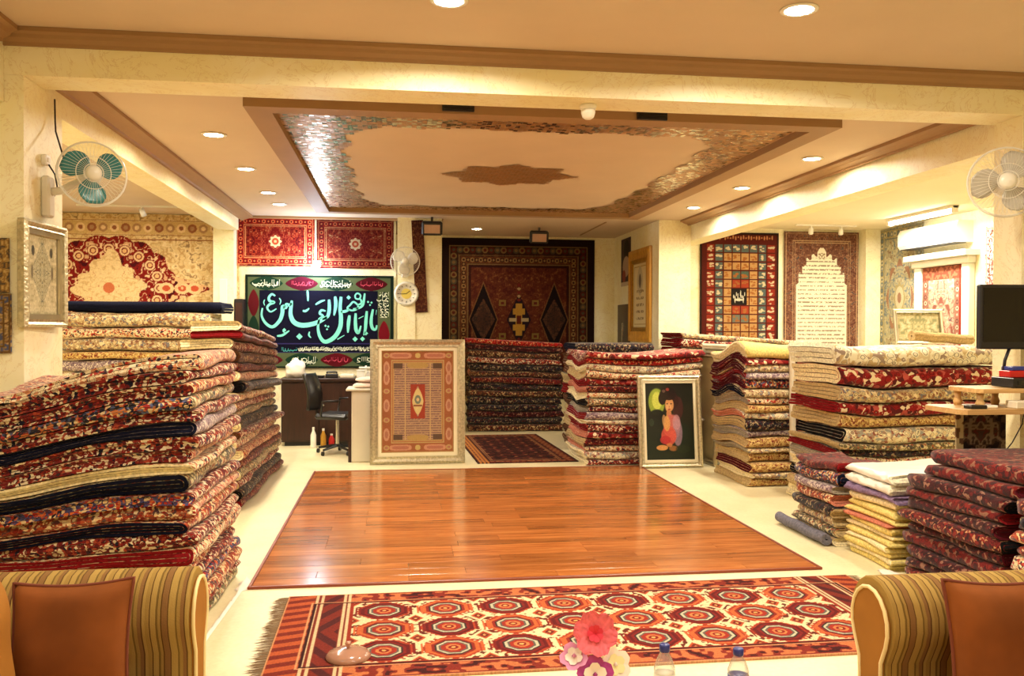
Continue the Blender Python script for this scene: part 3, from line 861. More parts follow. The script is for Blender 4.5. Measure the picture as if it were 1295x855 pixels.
# lamp fixed over the banner
t = thing('banner_lamp', (-1.05, 11.94, 2.36), 'small glowing cool white lamp at the top edge of the banner', 'lamp')
MB().box(-0.05, 0.05, 0.0, 0.05, -0.03, 0.05).build('bracket', M['white'], t)
MB().lathe([(0, -0.055), (0.03, -0.05), (0.048, -0.025), (0.05, 0), (0.03, 0.03), (0, 0.035)], 16, c=(0, -0.03, 0)).build('bulb', M['blue_lamp'], t, True)
lamp('banner_lamp_light', 'POINT', (-1.05, 11.78, 2.34), 30, (0.72, 0.84, 1.0), 0.06)

# ---- brown carpet in the alcove
def rug_brown():
    w, h = 2.5, 2.6
    c = Canvas(w, h, 330, 320, (92, 48, 28))
    c.orn(c.inset(0), 21, 0.06, [(70, 34, 24), (128, 80, 44), (44, 26, 24)], [(0.3, 0.42), (0.6, 0.66), (0.72, 0.8)])
    c.put(c.inset(0, 0.12), (46, 26, 20)); c.motif_border(0.12, 0.26, (64, 40, 26), [(150, 112, 62), (106, 40, 26), (96, 84, 60)], 0.1)
    c.motif_border(0.30, 0.40, (120, 66, 34), [(70, 38, 26), (176, 134, 76)], 0.07)
    c.lines(0.12, 0.27, 0.41, col=(150, 116, 66), w=0.014); c.put(c.inset(0.44, 0.47), (60, 26, 20))
    fld = c.inset(0.47); c.put(fld, (122, 50, 28), 0.65)
    X, Y = c.X, c.Y - 1.29
    c.orn(fld, 5, 0.05, [(92, 34, 24), (150, 92, 50)], [(0.25, 0.38), (0.66, 0.72)])
    for sx in (-1, 1):
        dd = np.abs(X - sx * 0.58) / 0.24 + np.abs(Y) / 0.62
        c.put(dd < 1, (30, 18, 18)); c.put((np.abs(X - sx * 0.58) / 0.2 + np.abs(Y) / 0.36) < 0.95, (104, 66, 44)); c.put((np.abs(X - sx * 0.58) / 0.15 + np.abs(Y) / 0.27) < 0.9, (84, 52, 38)); c.put((dd > 0.93) & (dd < 1.0), (140, 96, 54))
        c.orn((np.abs(X - sx * 0.58) / 0.2 + np.abs(Y) / 0.36) < 0.95, 9, 0.04, [(60, 44, 36)], [(0.5, 0.62)])
    c.put(np.abs(X) / 0.2 + np.abs(Y) / 0.42 < 1, (44, 28, 34))
    d = np.sqrt(X ** 2 + Y ** 2); a = np.arctan2(Y, X)
    c.put((np.abs(X) < 0.05) & (np.abs(Y) < 0.26) | ((np.abs(X) < 0.1) & (np.abs(np.abs(Y) - 0.13) < 0.05)), (214, 160, 58))
    c.put((np.abs(X) < 0.16) & (np.abs(Y) < 0.03), (214, 190, 130)); c.put((np.abs(X) < 0.035) & (np.abs(Y) < 0.07), (110, 40, 24))
    for q in (0.32, 0.38, 0.44, 0.50, 0.56):
        for s_ in (-1, 1): c.put(np.abs(X) / 0.035 + np.abs(Y - s_ * q) / 0.028 < 1, (206, 176, 110) if int(q * 100) % 4 else (130, 40, 30))
    for sx in (-1, 1):
        for sy in (-1, 1):
            m = (np.abs(X - sx * 0.27) < 0.06) & (np.abs(Y - sy * 0.27) < 0.05); c.put(m, (150, 120, 56)); c.put((np.abs(X - sx * 0.27) < 0.03) & (np.abs(Y - sy * 0.27) < 0.02), (110, 40, 30))
    c.c *= 0.74
    c.speck(2)
    hang(c, 'wall_carpet', 1.98, 13.985, 0.36, 0, 'dark brown tribal carpet with diamond medallions on the alcove wall', wave=0.01, seed=2)
rug_brown()

# ---- calligraphic squares rug and arched prayer rug
def rug_grid():
    w, h = 1.2, 1.85
    c = Canvas(w, h, 220, 320, (52, 34, 26))
    c.put(c.inset(0.03), (96, 34, 26))
    cols = 8; x0 = -w / 2 + 0.10; cw = (w - 0.14) / cols; rows = 13; rh = 0.128; ytop = h - 0.17
    r = random.Random(3)
    for i in range(cols):
        for j in range(rows):
            cx = x0 + (i + 0.42) * cw; cy = ytop - (j + 0.5) * rh
            if i in (0, cols - 1): col = (156, 52, 34)
            elif i in (1, cols - 2) or j == 0: col = (96, 110, 104)
            else: col = (206, 158, 96)
            if i in (3, 4) and j == 3: col = (90, 112, 92)
            if i in (3, 4) and j in (4, 7): col = (176, 72, 44)
            if i in (3, 4) and j == 8: col = (120, 124, 106)
            m = c.rect(cx - cw * 0.43, cx + cw * 0.43, cy - rh * 0.43, cy + rh * 0.43)
            c.put(m, col)
            for q in range(5):
                a_, b_ = cx + r.uniform(-0.3, 0.3) * cw, cy + r.uniform(-0.28, 0.28) * rh
                c.put(m & c.ell(a_, b_, r.uniform(0.1, 0.22) * cw, r.uniform(0.05, 0.14) * rh), (226, 206, 164) if i in (0, 1, 6, 7) or j in (0,) else (176, 110, 56))
    m = c.rect(-0.125, 0.115, ytop - 6.95 * rh, ytop - 5.1 * rh); c.put(m, (40, 34, 30))
    for q in range(9): c.put(m & c.ell(-0.085 + q * 0.021, ytop - (6.0 + 0.35 * sin(q * 2.1)) * rh, 0.007, 0.055 if q % 2 else 0.028), (232, 224, 196))
    c.put(m & c.ell(-0.01, ytop - 6.35 * rh, 0.07, 0.016), (232, 224, 196))
    for q in range(26): c.put(c.ell(-0.5 + q * 0.04, h - 0.075 + 0.008 * sin(q * 3.3), 0.012, 0.03 if q % 3 else 0.012), (206, 140, 90))
    c.c *= 0.84
    c.speck(3)
    hang(c, 'wall_carpet', 4.98, 12.185, 1.07, 0, 'carpet woven in rows of small calligraphy squares around a black centre', wave=0.008, seed=1)
rug_grid()
def rug_prayer():
    w, h = 1.16, 1.95
    c = Canvas(w, h, 220, 330, (112, 74, 56))
    c.orn(c.inset(0), 6, 0.03, [(86, 52, 42), (150, 112, 84), (70, 66, 66)], [(0.3, 0.42), (0.6, 0.66), (0.72, 0.78)])
    c.lines(0.02, 0.13, 0.16, col=(176, 146, 108), w=0.007)
    X = np.abs(c.X); top = h - 0.30
    env = np.where(X < 0.07, top + 0.06 - X * 0.6, np.where(X < 0.16, top - 0.05, np.where(X < 0.24, top - 0.10, np.where(X < 0.30, top - 0.20, np.where(X < 0.36, top - 0.32, top - 0.46))))) + 0.02 * np.sin(X * 60)
    arch = (X < 0.395) & (c.Y < env) & (c.Y > 0.10)
    c.put(arch, (222, 212, 182))
    ph = (c.Y / 0.060) % 1.0
    f = c.field(3, 0.014, mirror=False)
    c.put(arch & (ph < 0.34) & (f > 0.36) & (X < 0.37) & (c.Y < top - 0.08), (136, 118, 100))
    c.put(arch & c.ell(0, top - 0.06, 0.10, 0.05) & (c.field(8, 0.02) > 0.5), (150, 128, 100))
    c.speck(4)
    hang(c, 'wall_carpet', 6.245, 12.17, 1.0, 0, 'brown carpet with an ivory scalloped arch full of fine script lines', wave=0.006, seed=4)
rug_prayer()

def rug_generic(w, h, nx, ny, seed, g, b1, b2, med, pal):
    c = Canvas(w, h, nx, ny, g)
    c.orn(c.inset(0), seed, 0.06, pal, [(0.28, 0.38), (0.55, 0.61), (0.70, 0.77)])
    c.motif_border(0.03, 0.03 + 0.1 * w, b1, [b2, pal[0], pal[1]], 0.08)
    c.lines(0.02, 0.04 + 0.1 * w, col=b2, w=0.008)
    X, Y = c.X / (w / 2), (c.Y - h / 2) / (h / 2); a = np.arctan2(Y, X); r = np.sqrt((X * 1.4) ** 2 + (Y * 1.6) ** 2)
    c.put((r < 0.8 + 0.08 * np.cos(8 * a)) & (r > 0.72), med); c.put(r < 0.34 + 0.04 * np.cos(8 * a), b1); c.put(r < 0.26, pal[1]); c.put(r < 0.12, med)
    c.speck(seed)
    return c
c = rug_generic(1.08, 2.02, 150, 260, 31, (168, 160, 128), (160, 146, 104), (104, 108, 104), (150, 112, 88), [(112, 122, 126), (190, 180, 148), (136, 110, 86)])
hang(c, 'wall_carpet', 7.085, 11.50, 0.95, radians(-90), 'pale gold and blue floral carpet hung between corner and framed doorway', seed=5)
c = rug_generic(0.80, 1.75, 120, 260, 33, (180, 144, 122), (140, 92, 76), (100, 62, 54), (128, 78, 66), [(150, 104, 90), (200, 178, 154), (112, 84, 86)])
c.put(c.Y > 1.58, (120, 66, 48)); c.put((c.Y > 1.58) & (c.field(3, 0.03) > 0.55), (160, 96, 70)); c.put(c.X > 0.37, (140, 40, 28))
o = hang(c, 'hanging_rug', 7.035, 10.48, 0.583, radians(-90), 'rosy medallion rug hung inside the white framed doorway', 'wall rug', seed=6)
c = rug_generic(0.40, 1.45, 80, 240, 35, (238, 226, 200), (226, 206, 180), (140, 76, 60), (150, 80, 70), [(160, 80, 70), (90, 70, 76), (190, 150, 130)])
f = c.field(7, 0.02) ; c.put((f > 0.66) & c.inset(0.05), (110, 64, 60)); c.put((f > 0.40) & (f < 0.46), (110, 86, 90))
hang(c, 'hanging_rug', 7.085, 9.50, 1.3, radians(-90), 'narrow ivory rug with plum floral sprays beside the near column', 'wall rug', seed=7)
# doorway frame with cornice, on the side wall
t = thing('door_surround', (7.1, 10.48, 0), 'white door surround with a carved cornice around the rosy rug', 'door frame', rz=radians(-90))
MB().rbox(-0.575, -0.425, -0.09, -0.001, 0, 2.34, 0.01).build('jamb', M['white'], t)
MB().rbox(0.425, 0.575, -0.09, -0.001, 0, 2.34, 0.01).build('jamb', M['white'], t)
MB().rbox(-0.60, 0.60, -0.12, -0.001, 2.34, 2.43, 0.012).build('lintel', M['white'], t)
MB().prism([(-0.66, -0.001), (-0.66, -0.20), (-0.60, -0.22), (0.60, -0.22), (0.66, -0.20), (0.66, -0.001)], 2.43, 2.50).build('cornice', M['white'], t)
MB().box(-0.425, 0.425, -0.035, -0.001, 0, 2.34).build('door_panel', M['offwhite'], t)
# air conditioner
t = thing('air_conditioner', (7.099, 10.58, 2.60), 'white split air conditioner above the framed doorway', 'air conditioner', rz=radians(-90))
MB().prism([(0, 0), (-0.20, 0), (-0.235, 0.05), (-0.235, 0.2), (-0.2, 0.27), (0, 0.27)], -0.63, 0.63, M=Matrix(((0, 0, 1, 0), (1, 0, 0, 0), (0, 1, 0, 0), (0, 0, 0, 1)))).build('casing', M['white'], t)
MB().box(-0.58, 0.58, -0.225, -0.06, -0.006, 0.002).build('air_slot', M['black'], t)
MB().box(-0.5, 0.5, -0.24, -0.232, 0.05, 0.09).build('flap', M['offwhite'], t)
# fluorescent fixture above it
t = thing('tube_light', (6.55, 10.2, 2.975), 'glowing white fluorescent fitting on the ceiling before the air conditioner', 'tube light', rz=radians(90))
MB().rbox(-0.7, 0.7, -0.05, 0.05, -0.03, 0.01, 0.006).build('housing', M['white'], t)
MB().tube([(-0.66, 0, -0.055), (0.66, 0, -0.055)], 0.026, 12).build('tube', M['tube_on'], t, True)
for s_ in (-1, 1): MB().box(s_ * 0.68 - 0.02, s_ * 0.68 + 0.02, -0.03, 0.03, -0.085, 0.0).build('end_cap', M['white'], t)
lamp('tube_light_glow', 'AREA', (6.5, 10.2, 2.86), 62, (1.0, 0.93, 0.76), 0.1, size_y=1.3)

def track(x, y, z, rz, n, label, L=1.0):
    t = thing('track_light', (x, y, z), label, 'track light', rz=rz)
    MB().box(-L / 2, L / 2, -0.02, 0.02, -0.02, 0).build('rail', M['white'], t)
    for k in range(n):
        q = -L / 2 + L * (k + 0.5) / n
        h = MB().tube([(q, 0, -0.02), (q, 0, -0.06)], 0.012, 8).build('spot_stem', M['white'], t)
        MB().tube([(q, 0.0, -0.045), (q + 0.02, 0.05, -0.12)], [0.03, 0.035], 12).build('spot_head', M['white'], t, True)
track(6.02, 11.6, 3.0 - 0.016, 0, 2, 'white track with two spot heads above the arched prayer carpet', 0.9)
track(-3.1, 11.2, 3.0, 0, 1, 'white track with one spot head above the crimson medallion carpet', 1.5)
# ------------------------------------------------------------------ framed pieces
def framed(name, x, y, z, w, h, fw, rz, tilt, canvas, fmat, label, cat='framed picture', liner=0.0, depth=0.035, lmat='cream_mat', pmat='picture', glass=False):
    t = thing(name, (x, y, z), label, cat, rot=(tilt, 0, rz))
    rails = [((-w / 2, 0), (w / 2, 0), (w / 2 - fw, fw), (-w / 2 + fw, fw)), ((w / 2, 0), (w / 2, h), (w / 2 - fw, h - fw), (w / 2 - fw, fw)),
             ((w / 2, h), (-w / 2, h), (-w / 2 + fw, h - fw), (w / 2 - fw, h - fw)), ((-w / 2, h), (-w / 2, 0), (-w / 2 + fw, fw), (-w / 2 + fw, h - fw))]
    for q in rails:
        mb = MB(); o1, o2, i2, i1 = [Vector((p[0], 0, p[1])) for p in q]
        m1, m2 = o1.lerp(i1, 0.35), o2.lerp(i2, 0.35); k1, k2 = o1.lerp(i1, 0.7), o2.lerp(i2, 0.7)
        D = lambda v, d: v + Vector((0, -d, 0))
        prof = [(o1, o2, 0.0), (o1, o2, depth * 0.7), (m1, m2, depth), (k1, k2, depth * 0.72), (i1, i2, depth * 0.85), (i1, i2, 0.0)]
        vs = []
        for a, b, d in prof: vs += [D(a, d), D(b, d)]
        fs = [(2 * i, 2 * i + 1, 2 * i + 3, 2 * i + 2) for i in range(5)] + [(10, 11, 1, 0), (0, 2, 4, 6, 8, 10), (11, 9, 7, 5, 3, 1)]
        mb.add(vs, fs); mb.build('frame_rail', M[fmat], t)
    if liner:
        mb = MB(); a, b, cc, dd = -w / 2 + fw, w / 2 - fw, fw, h - fw; l = liner; y0, y1 = -depth * 0.6, 0
        mb.box(a, b, y0, y1, cc, cc + l); mb.box(a, b, y0, y1, dd - l, dd); mb.box(a, a + l, y0, y1, cc + l, dd - l); mb.box(b - l, b, y0, y1, cc + l, dd - l)
        mb.build('liner', M[lmat], t)
    p = canvas.mesh('picture', M[pmat], t, 0.0, 0.012); p.location = (0, 0, fw + liner)
    MB().box(-w / 2 + 0.01, w / 2 - 0.01, 0.0, 0.006, 0.01, h - 0.01).build('backing', M['wood_dark'], t)
    return t

# big silver-framed carpet standing behind the laminate
def fr_carpet():
    w, h, fw, l = 1.05, 1.38, 0.085, 0.04
    iw, ih = w - 2 * (fw + l), h - 2 * (fw + l)
    c = Canvas(iw, ih, 200, 280, (178, 98, 58))
    c.put(c.inset(0, 0.115), (172, 96, 56)); c.lines(0.0, 0.105, col=(196, 160, 96), w=0.012)
    # cartouches in the border
    for sx in (-1, 1):
        for k, (cy, rr) in enumerate(((0.055, 0), (0.20, 1), (0.36, 0), (0.52, 1), (0.68, 0), (0.82, 1), (ih - 0.055, 0), (0.94, 1))):
            x = sx * (iw / 2 - 0.055)
            m = c.ell(x, cy, 0.034, 0.07 if rr else 0.028); c.put(m, (206, 146, 108) if rr else (196, 156, 92)); c.put(c.ell(x, cy, 0.018, 0.04 if rr else 0.014), (184, 112, 84))
    for sy in (0.055, ih - 0.055):
        for x in (-0.19, 0.19): c.put(c.ell(x, sy, 0.12, 0.032, 4), (210, 140, 104)); c.put(c.ell(x, sy, 0.09, 0.016, 4), (190, 110, 84))
        c.put(c.ell(0, sy, 0.03, 0.03), (206, 176, 96))
    fld = c.inset(0.125); c.put(fld, (182, 138, 104))
    rowp = (c.Y / 0.026) % 1.0; f = c.field(4, 0.012, mirror=False)
    c.put(fld & (rowp < 0.5) & (f > 0.3), (134, 98, 92)); c.put(fld & (rowp > 0.85), (206, 166, 110))
    for x in (-0.14, 0.14): c.put(fld & (np.abs(c.X - x) < 0.006), (206, 166, 104))
    c.put(fld & c.inset(0.125, 0.14), (196, 150, 84))
    for sx in (-1, 1):
        for sy in (0.17, ih - 0.17): c.put(c.rect(sx * 0.22 - 0.05, sx * 0.22 + 0.05, sy - 0.03, sy + 0.03), (104, 78, 62))
    for sy in (0.165, ih - 0.165): c.put(c.ell(0, sy, 0.12, 0.03, 3), (190, 150, 78))
    cy = ih / 2
    c.put(c.rect(-0.08, 0.08, cy - 0.19, cy + 0.19) & ~(np.abs(np.abs(c.X) / 0.11 + np.abs(c.Y - cy) / 0.30) < 0.6), (176, 62, 40))
    c.put(c.ell(0, cy, 0.062, 0.15, 1.4), (222, 196, 120)); c.put(c.ell(0, cy + 0.02, 0.035, 0.05), (120, 130, 110)); c.put(c.rect(-0.05, 0.05, cy - 0.055, cy - 0.035), (150, 90, 60)); c.put(c.ell(0, cy + 0.02, 0.015, 0.02), (220, 190, 130))
    g_ = c.c.mean(axis=2, keepdims=True); c.c = (c.c * 0.8 + g_ * 0.2) * 0.97
    c.speck(9)
    t = framed('framed_carpet', 0.245, 9.70, 0.0, w, h, fw, 0.02, radians(-3), c, 'silver', 'silver framed script-woven carpet standing on the floor behind the laminate', 'framed carpet', l, 0.05, pmat='weave')
    m = MB(); m.box(-0.03, 0.03, 0.0, 0.03, 0.0, 0.95, M=Matrix.Translation((0, 0.27, 0)) @ Matrix.Rotation(radians(13), 4, 'X'))
    m.build('prop_leg', M['wood_dark'], t)
fr_carpet()

def portrait():
    w, h, fw, l = 0.71, 1.0, 0.055, 0.03
    iw, ih = w - 2 * (fw + l), h - 2 * (fw + l)
    c = Canvas(iw, ih, 150, 230, (26, 30, 20))
    sx_, sy_ = iw / 250.0, ih / 370.0
    def E(x, y, rx, ry, col, a=1.0, p=2): # picture units 250 x 370, y down
        X = (x - 125) * sx_; Y = ih - y * sy_
        d = (np.abs((c.X - X) / (rx * sx_)) ** p + np.abs((c.Y - Y) / (ry * sy_)) ** p)
        c.put(np.clip((1.0 - d) * 4, 0, 1), col, a)
    E(125, 300, 200, 90, (20, 36, 24), 0.7); E(60, 90, 46, 70, (150, 172, 60), 0.95); E(62, 84, 28, 46, (206, 214, 96), 0.9); E(170, 120, 30, 60, (70, 30, 30), 0.8)
    E(60, 170, 50, 46, (16, 22, 18), 0.95); E(55, 230, 40, 60, (20, 30, 24), 0.8); E(30, 190, 14, 20, (60, 80, 60), 0.5); E(195, 250, 40, 60, (20, 34, 22), 0.8)
    E(120, 60, 48, 44, (30, 18, 14)); E(150, 85, 26, 40, (50, 22, 18)); E(90, 75, 22, 32, (34, 22, 16)); E(118, 30, 10, 8, (170, 60, 50), 0.8); E(98, 38, 9, 8, (120, 90, 80), 0.8)
    E(126, 105, 24, 36, (206, 146, 92)); E(120, 118, 16, 22, (222, 170, 114), 0.9); E(122, 150, 14, 26, (196, 130, 82)); E(125, 62, 36, 22, (34, 20, 16), 0.9)
    E(115, 100, 5, 3, (40, 24, 20)); E(135, 100, 5, 3, (40, 24, 20)); E(125, 126, 7, 3, (160, 50, 44)); E(125, 114, 3, 5, (186, 124, 80))
    E(135, 215, 46, 68, (196, 104, 96)); E(165, 240, 26, 70, (150, 120, 140), 0.85); E(118, 255, 42, 50, (206, 84, 70), 0.9); E(110, 195, 18, 40, (214, 160, 90), 0.9); E(160, 190, 22, 40, (190, 140, 150), 0.8)
    E(100, 275, 30, 22, (180, 50, 54), 0.9); E(82, 312, 32, 14, (206, 146, 84)); E(140, 316, 24, 14, (150, 96, 50), 0.9); E(120, 300, 16, 10, (190, 120, 70), 0.9); E(95, 180, 10, 30, (200, 150, 96), 0.8)
    E(190, 320, 40, 22, (30, 44, 24), 0.6)
    c.speck(5, 0.12)
    framed('portrait_painting', 2.965, 9.12, 0.0, w, h, fw, 0, radians(-7), c, 'silver', 'silver framed painting of a dark haired person in pink on a dark ground', 'painting', l, 0.05)
portrait()

# empty silver and gold frames standing edge-on beside the portrait
def blank(w, h, nx, ny, col): return Canvas(w, h, nx, ny, col)
for k, (x, fm, lb, hh) in enumerate(((3.455, 'silver_smooth', 'narrow silver frame leaning edge-on just behind the portrait painting', 1.26), (3.545, 'cream_mat', 'pale cream frame leaning edge-on beside the yellow-topped stack', 1.34))):
    cc = blank(0.5, hh - 0.12, 8, 8, (216, 198, 150))
    framed('leaning_frame', x, 9.42 + 0.04 * k, 0.0, 0.62, hh, 0.06, radians(-84), radians(-3), cc, fm, lb, 'picture frame', 0, 0.04)

# gold framed calligraphy on the column side / alcove side wall
def gold_cal():
    w, h, fw, l = 1.12, 1.36, 0.15, 0.05
    iw, ih = w - 2 * (fw + l), h - 2 * (fw + l)
    c = Canvas(iw, ih, 100, 180, (222, 206, 160))
    c.lines(0.0, 0.05, col=(176, 140, 80), w=0.014); c.put(c.ell(0, ih * 0.72, 0.16, 0.22, 1.6), (196, 184, 150)); c.put(c.ell(0.0, ih * 0.72, 0.07, 0.11, 1.6), (110, 96, 84))
    for k in range(5): c.put(c.ell(0, 0.14 + k * 0.1, 0.2, 0.02, 4) & (c.field(k, 0.02, mirror=False) > 0.4), (150, 126, 92))
    framed('calligraphy_picture', 3.565, 12.42, 1.32, w, h, fw, radians(-90), 0, c, 'wood_gold', 'tall golden wood framed illuminated page beside the alcove carpet', 'framed picture', l, 0.05, 'gold', 'paper')
gold_cal()
c = Canvas(0.55, 0.74, 70, 90, (60, 48, 52)); c.put(c.ell(0.05, 0.55, 0.16, 0.16), (20, 18, 22)); c.put(c.ell(0.02, 0.3, 0.2, 0.16), (176, 150, 130)); c.put(c.ell(-0.1, 0.15, 0.1, 0.1), (140, 60, 50)); c.put(c.Y < 0.06, (200, 180, 150))
o = c.mesh('wall_poster', M['paper'], None, 0, 0.006); o.location = (3.565, 13.25, 2.18); o.rotation_euler = (0, 0, radians(-90)); tag(o, 'dark poster high on the alcove side wall behind the gold frame', 'poster')
t = thing('wall_cabinet', (3.57, 13.33, 1.05), 'small dark wall opening with door below the poster', 'cabinet', rz=radians(-90))
MB().rbox(-0.33, 0.33, -0.03, 0, 0, 0.84, 0.006).build('door_leaf', M['wood_dark'], t)
MB().box(-0.01, 0.01, -0.045, -0.03, 0.25, 0.55).build('handle', M['chrome'], t)
# plaques at the near-left column
c = Canvas(0.36, 0.48, 110, 150, (206, 196, 158))
c.orn(c.inset(0), 41, 0.03, [(180, 170, 130), (226, 216, 180)], [(0.3, 0.42), (0.6, 0.7)])
X, Y = c.X, c.Y - 0.24
c.put(np.abs(X) / 0.13 + np.abs(Y) / 0.2 < 1, (190, 184, 150)); c.orn(np.abs(X) / 0.13 + np.abs(Y) / 0.2 < 1, 44, 0.02, [(120, 120, 100), (150, 140, 104)], [(0.3, 0.42), (0.62, 0.7)])
for sx in (-1, 1):
    c.put(c.ell(sx * 0.11, 0.36, 0.018, 0.03), (76, 76, 66)); c.put(c.ell(sx * 0.12, 0.24, 0.012, 0.04), (120, 110, 90))
framed('framed_plaque', -2.035, 5.34, 1.50, 0.52, 0.60, 0.045, radians(90 - 4), 0, c, 'silver', 'silver framed ornamental plaque hung under the teal bladed fan', 'framed picture', 0.03, 0.05, 'silver_smooth', 'picture')
c = Canvas(0.30, 0.30, 60, 60, (150, 116, 66)); c.orn(c.inset(0), 8, 0.025, [(90, 76, 60), (190, 160, 100)], [(0.3, 0.45), (0.6, 0.7)]); c.put(c.ell(0.02, 0.16, 0.05, 0.055), (30, 34, 90)); c.put(c.ell(0.02, 0.16, 0.022, 0.024), (150, 150, 190))
o = c.mesh('textile_panel', M['weave'], None, 0.004, 0.01); o.location = (-2.26, 5.12, 1.69); tag(o, 'small ochre textile with a blue roundel pinned on the near column', 'wall textile')
c = Canvas(0.30, 0.33, 60, 66, (150, 122, 78)); c.orn(c.inset(0), 18, 0.02, [(80, 84, 110), (190, 160, 110), (110, 76, 50)], [(0.3, 0.45), (0.58, 0.66), (0.7, 0.8)]); c.lines(0.005, 0.035, col=(104, 78, 46), w=0.01)
o = c.mesh('textile_panel', M['weave'], None, 0.004, 0.01); o.location = (-2.25, 5.12, 1.355); tag(o, 'lower ochre and blue speckled textile square on the near column', 'wall textile')

# strip textile beside the fan on the pilaster
c = Canvas(0.16, 1.25, 30, 160, (86, 44, 34)); c.orn(c.inset(0), 4, 0.03, [(120, 80, 50), (50, 28, 26)], [(0.5, 0.6), (0.3, 0.4)])
o = c.mesh('hanging_strip', M['weave'], None, 0.01, 0.01); o.location = (0.35, 11.88, 1.72); o.rotation_euler = (0, radians(-3), 0); tag(o, 'narrow dark red woven strip hanging beside the pilaster fan', 'wall textile')

# ------------------------------------------------------------------ fans
def wall_fan(name, loc, aim, R, blade_mat, label, spin=0.3, mount=(0, 0.2, 0), face=0.0):
    """aim = yaw direction (radians) the fan blows to, local -Y turned"""
    t = thing(name, loc, label, 'fan', rot=(0, 0, aim))
    bl_n = 3
    mt = Vector(mount); bm = Matrix.Translation(mt) @ Matrix.Rotation(face, 4, 'Z')
    MB().rbox(-0.045, 0.045, 0.0, 0.05, -0.17, 0.07, 0.012, M=bm).build('wall_bracket', M['fan_white'], t)
    MB().tube([mt + bm.to_3x3() @ Vector((0, 0.01, -0.02)), mt + bm.to_3x3() @ Vector((0, -0.05, -0.01)), (0, 0.11, 0.0)], 0.024, 12).build('arm', M['fan_white'], t, True)
    MB().lathe([(0, -0.02), (0.045, -0.01), (0.06, 0.03), (0.06, 0.09), (0.04, 0.12), (0, 0.125)], 20, M=Matrix.Rotation(radians(-90), 4, 'X')).build('motor', M['fan_white'], t, True)
    g = MB()
    for y0, rr in ((-0.085, 1.0), (0.0, 1.0)):
        pass
    def ringpt(r, a, y): return (r * cos(a), y, r * sin(a))
    g.tube([ringpt(R, 2 * pi * k / 40, -0.04) for k in range(40)], 0.005, 6, closed=True)
    for r_, y_ in ((R * 0.97, -0.055), (R * 0.5, -0.10), (R * 0.28, -0.105)):
        g.tube([ringpt(r_, 2 * pi * k / 36, y_) for k in range(36)], 0.0022, 4, closed=True)
    for k in range(48):
        a = 2 * pi * k / 48
        g.tube([ringpt(R * 0.22, a, -0.105), ringpt(R * 0.5, a, -0.10), ringpt(R * 0.85, a, -0.08), ringpt(R, a, -0.04)], 0.0011, 3, cap=False)
        g.tube([ringpt(R, a, -0.04), ringpt(R * 0.8, a, 0.02), ringpt(R * 0.3, a, 0.035)], 0.0011, 3, cap=False)
    o = g.build('guard', M['fan_white'], t, True)
    MB().lathe([(0, 0.125), (R * 0.15, 0.12), (R * 0.24, 0.105), (R * 0.24, 0.10)], 24, M=Matrix.Rotation(radians(90), 4, 'X')).build('guard_badge', M['fan_white'], t, True)
    for k in range(3):
        a0 = spin + 2 * pi * k / 3; pts = []; nn = 9
        mb = MB(); vs = []
        for i in range(nn):
            f = i / (nn - 1.0); r = R * (0.14 + 0.78 * f)
            half = 0.70 * sin(pi * min(0.93, 0.22 + 0.66 * f)) + 0.05
            for j in range(7):
                u = -1 + j / 3.0
                a = a0 + u * half * (1.0 if f < 0.9 else 0.85) + 0.25 * f
                vs.append((r * cos(a), -0.045 + 0.028 * u * (1 - 0.3 * f), r * sin(a)))
        fs = [(i * 7 + j, i * 7 + j + 1, (i + 1) * 7 + j + 1, (i + 1) * 7 + j) for i in range(nn - 1) for j in range(6)]
        mb.add(vs, fs); b = mb.build('blade', blade_mat, t, True)
        m = b.modifiers.new('thick', 'SOLIDIFY'); m.thickness = 0.004
    MB().lathe([(0, 0.085), (0.03, 0.08), (0.042, 0.06), (0.042, 0.02)], 20, M=Matrix.Rotation(radians(90), 4, 'X')).build('hub', M['fan_white'], t, True)
    return t
def mnt(w, c, aim, face):
    d = Vector(w) - Vector(c); d.rotate(Matrix.Rotation(-aim, 3, 'Z')); return (tuple(d), face - aim)
f1 = wall_fan('wall_fan', (-1.73, 5.26, 2.37), radians(26), 0.182, M['teal'], 'wall fan with teal blades on the near column above the silver plaque', 0.35, *mnt((-1.99, 5.40, 2.31), (-1.73, 5.26, 2.37), radians(26), radians(90)))
f2 = wall_fan('wall_fan', (3.68, 4.88, 2.40), radians(-24), 0.21, M['fan_grey'], 'wall fan with pale grey blades above the television', 0.9, *mnt((4.06, 5.08, 2.36), (3.68, 4.88, 2.40), radians(-24), 0.0))
f3 = wall_fan('wall_fan', (0.12, 11.55, 2.38), radians(0), 0.19, M['fan_white'], 'small all-white wall fan on the pilaster beside the banner', 0.2, *mnt((0.12, 11.82, 2.36), (0.12, 11.55, 2.38), 0.0, 0.0))
# round white wall clock under it
t = thing('wall_clock', (0.14, 11.86, 1.97), 'round white wall clock with yellow centre under the pilaster fan', 'clock')
RX = Matrix.Rotation(radians(90), 4, 'X')
MB().lathe([(0.0, -0.01), (0.155, -0.01), (0.165, 0.01), (0.155, 0.035), (0.13, 0.04), (0.125, 0.025), (0, 0.025)], 32, M=RX).build('clock_case', M['fan_white'], t, True)
MB().lathe([(0, 0.029), (0.07, 0.029), (0.07, 0.026)], 24, M=RX).build('centre_disc', plain('yellow_print', hx(226, 206, 100), 0.5), t)
hb = MB()
for k in range(12):
    a = k * pi / 6; hb.box(-0.004, 0.004, -0.030, -0.0255, 0.098, 0.118, M=Matrix.Rotation(a, 4, 'Y'))
hb.build('hour_marks', M['black'], t)
MB().box(-0.004, 0.004, -0.033, -0.030, 0, 0.06, M=Matrix.Rotation(0.9, 4, 'Y')).build('hand', M['black'], t)
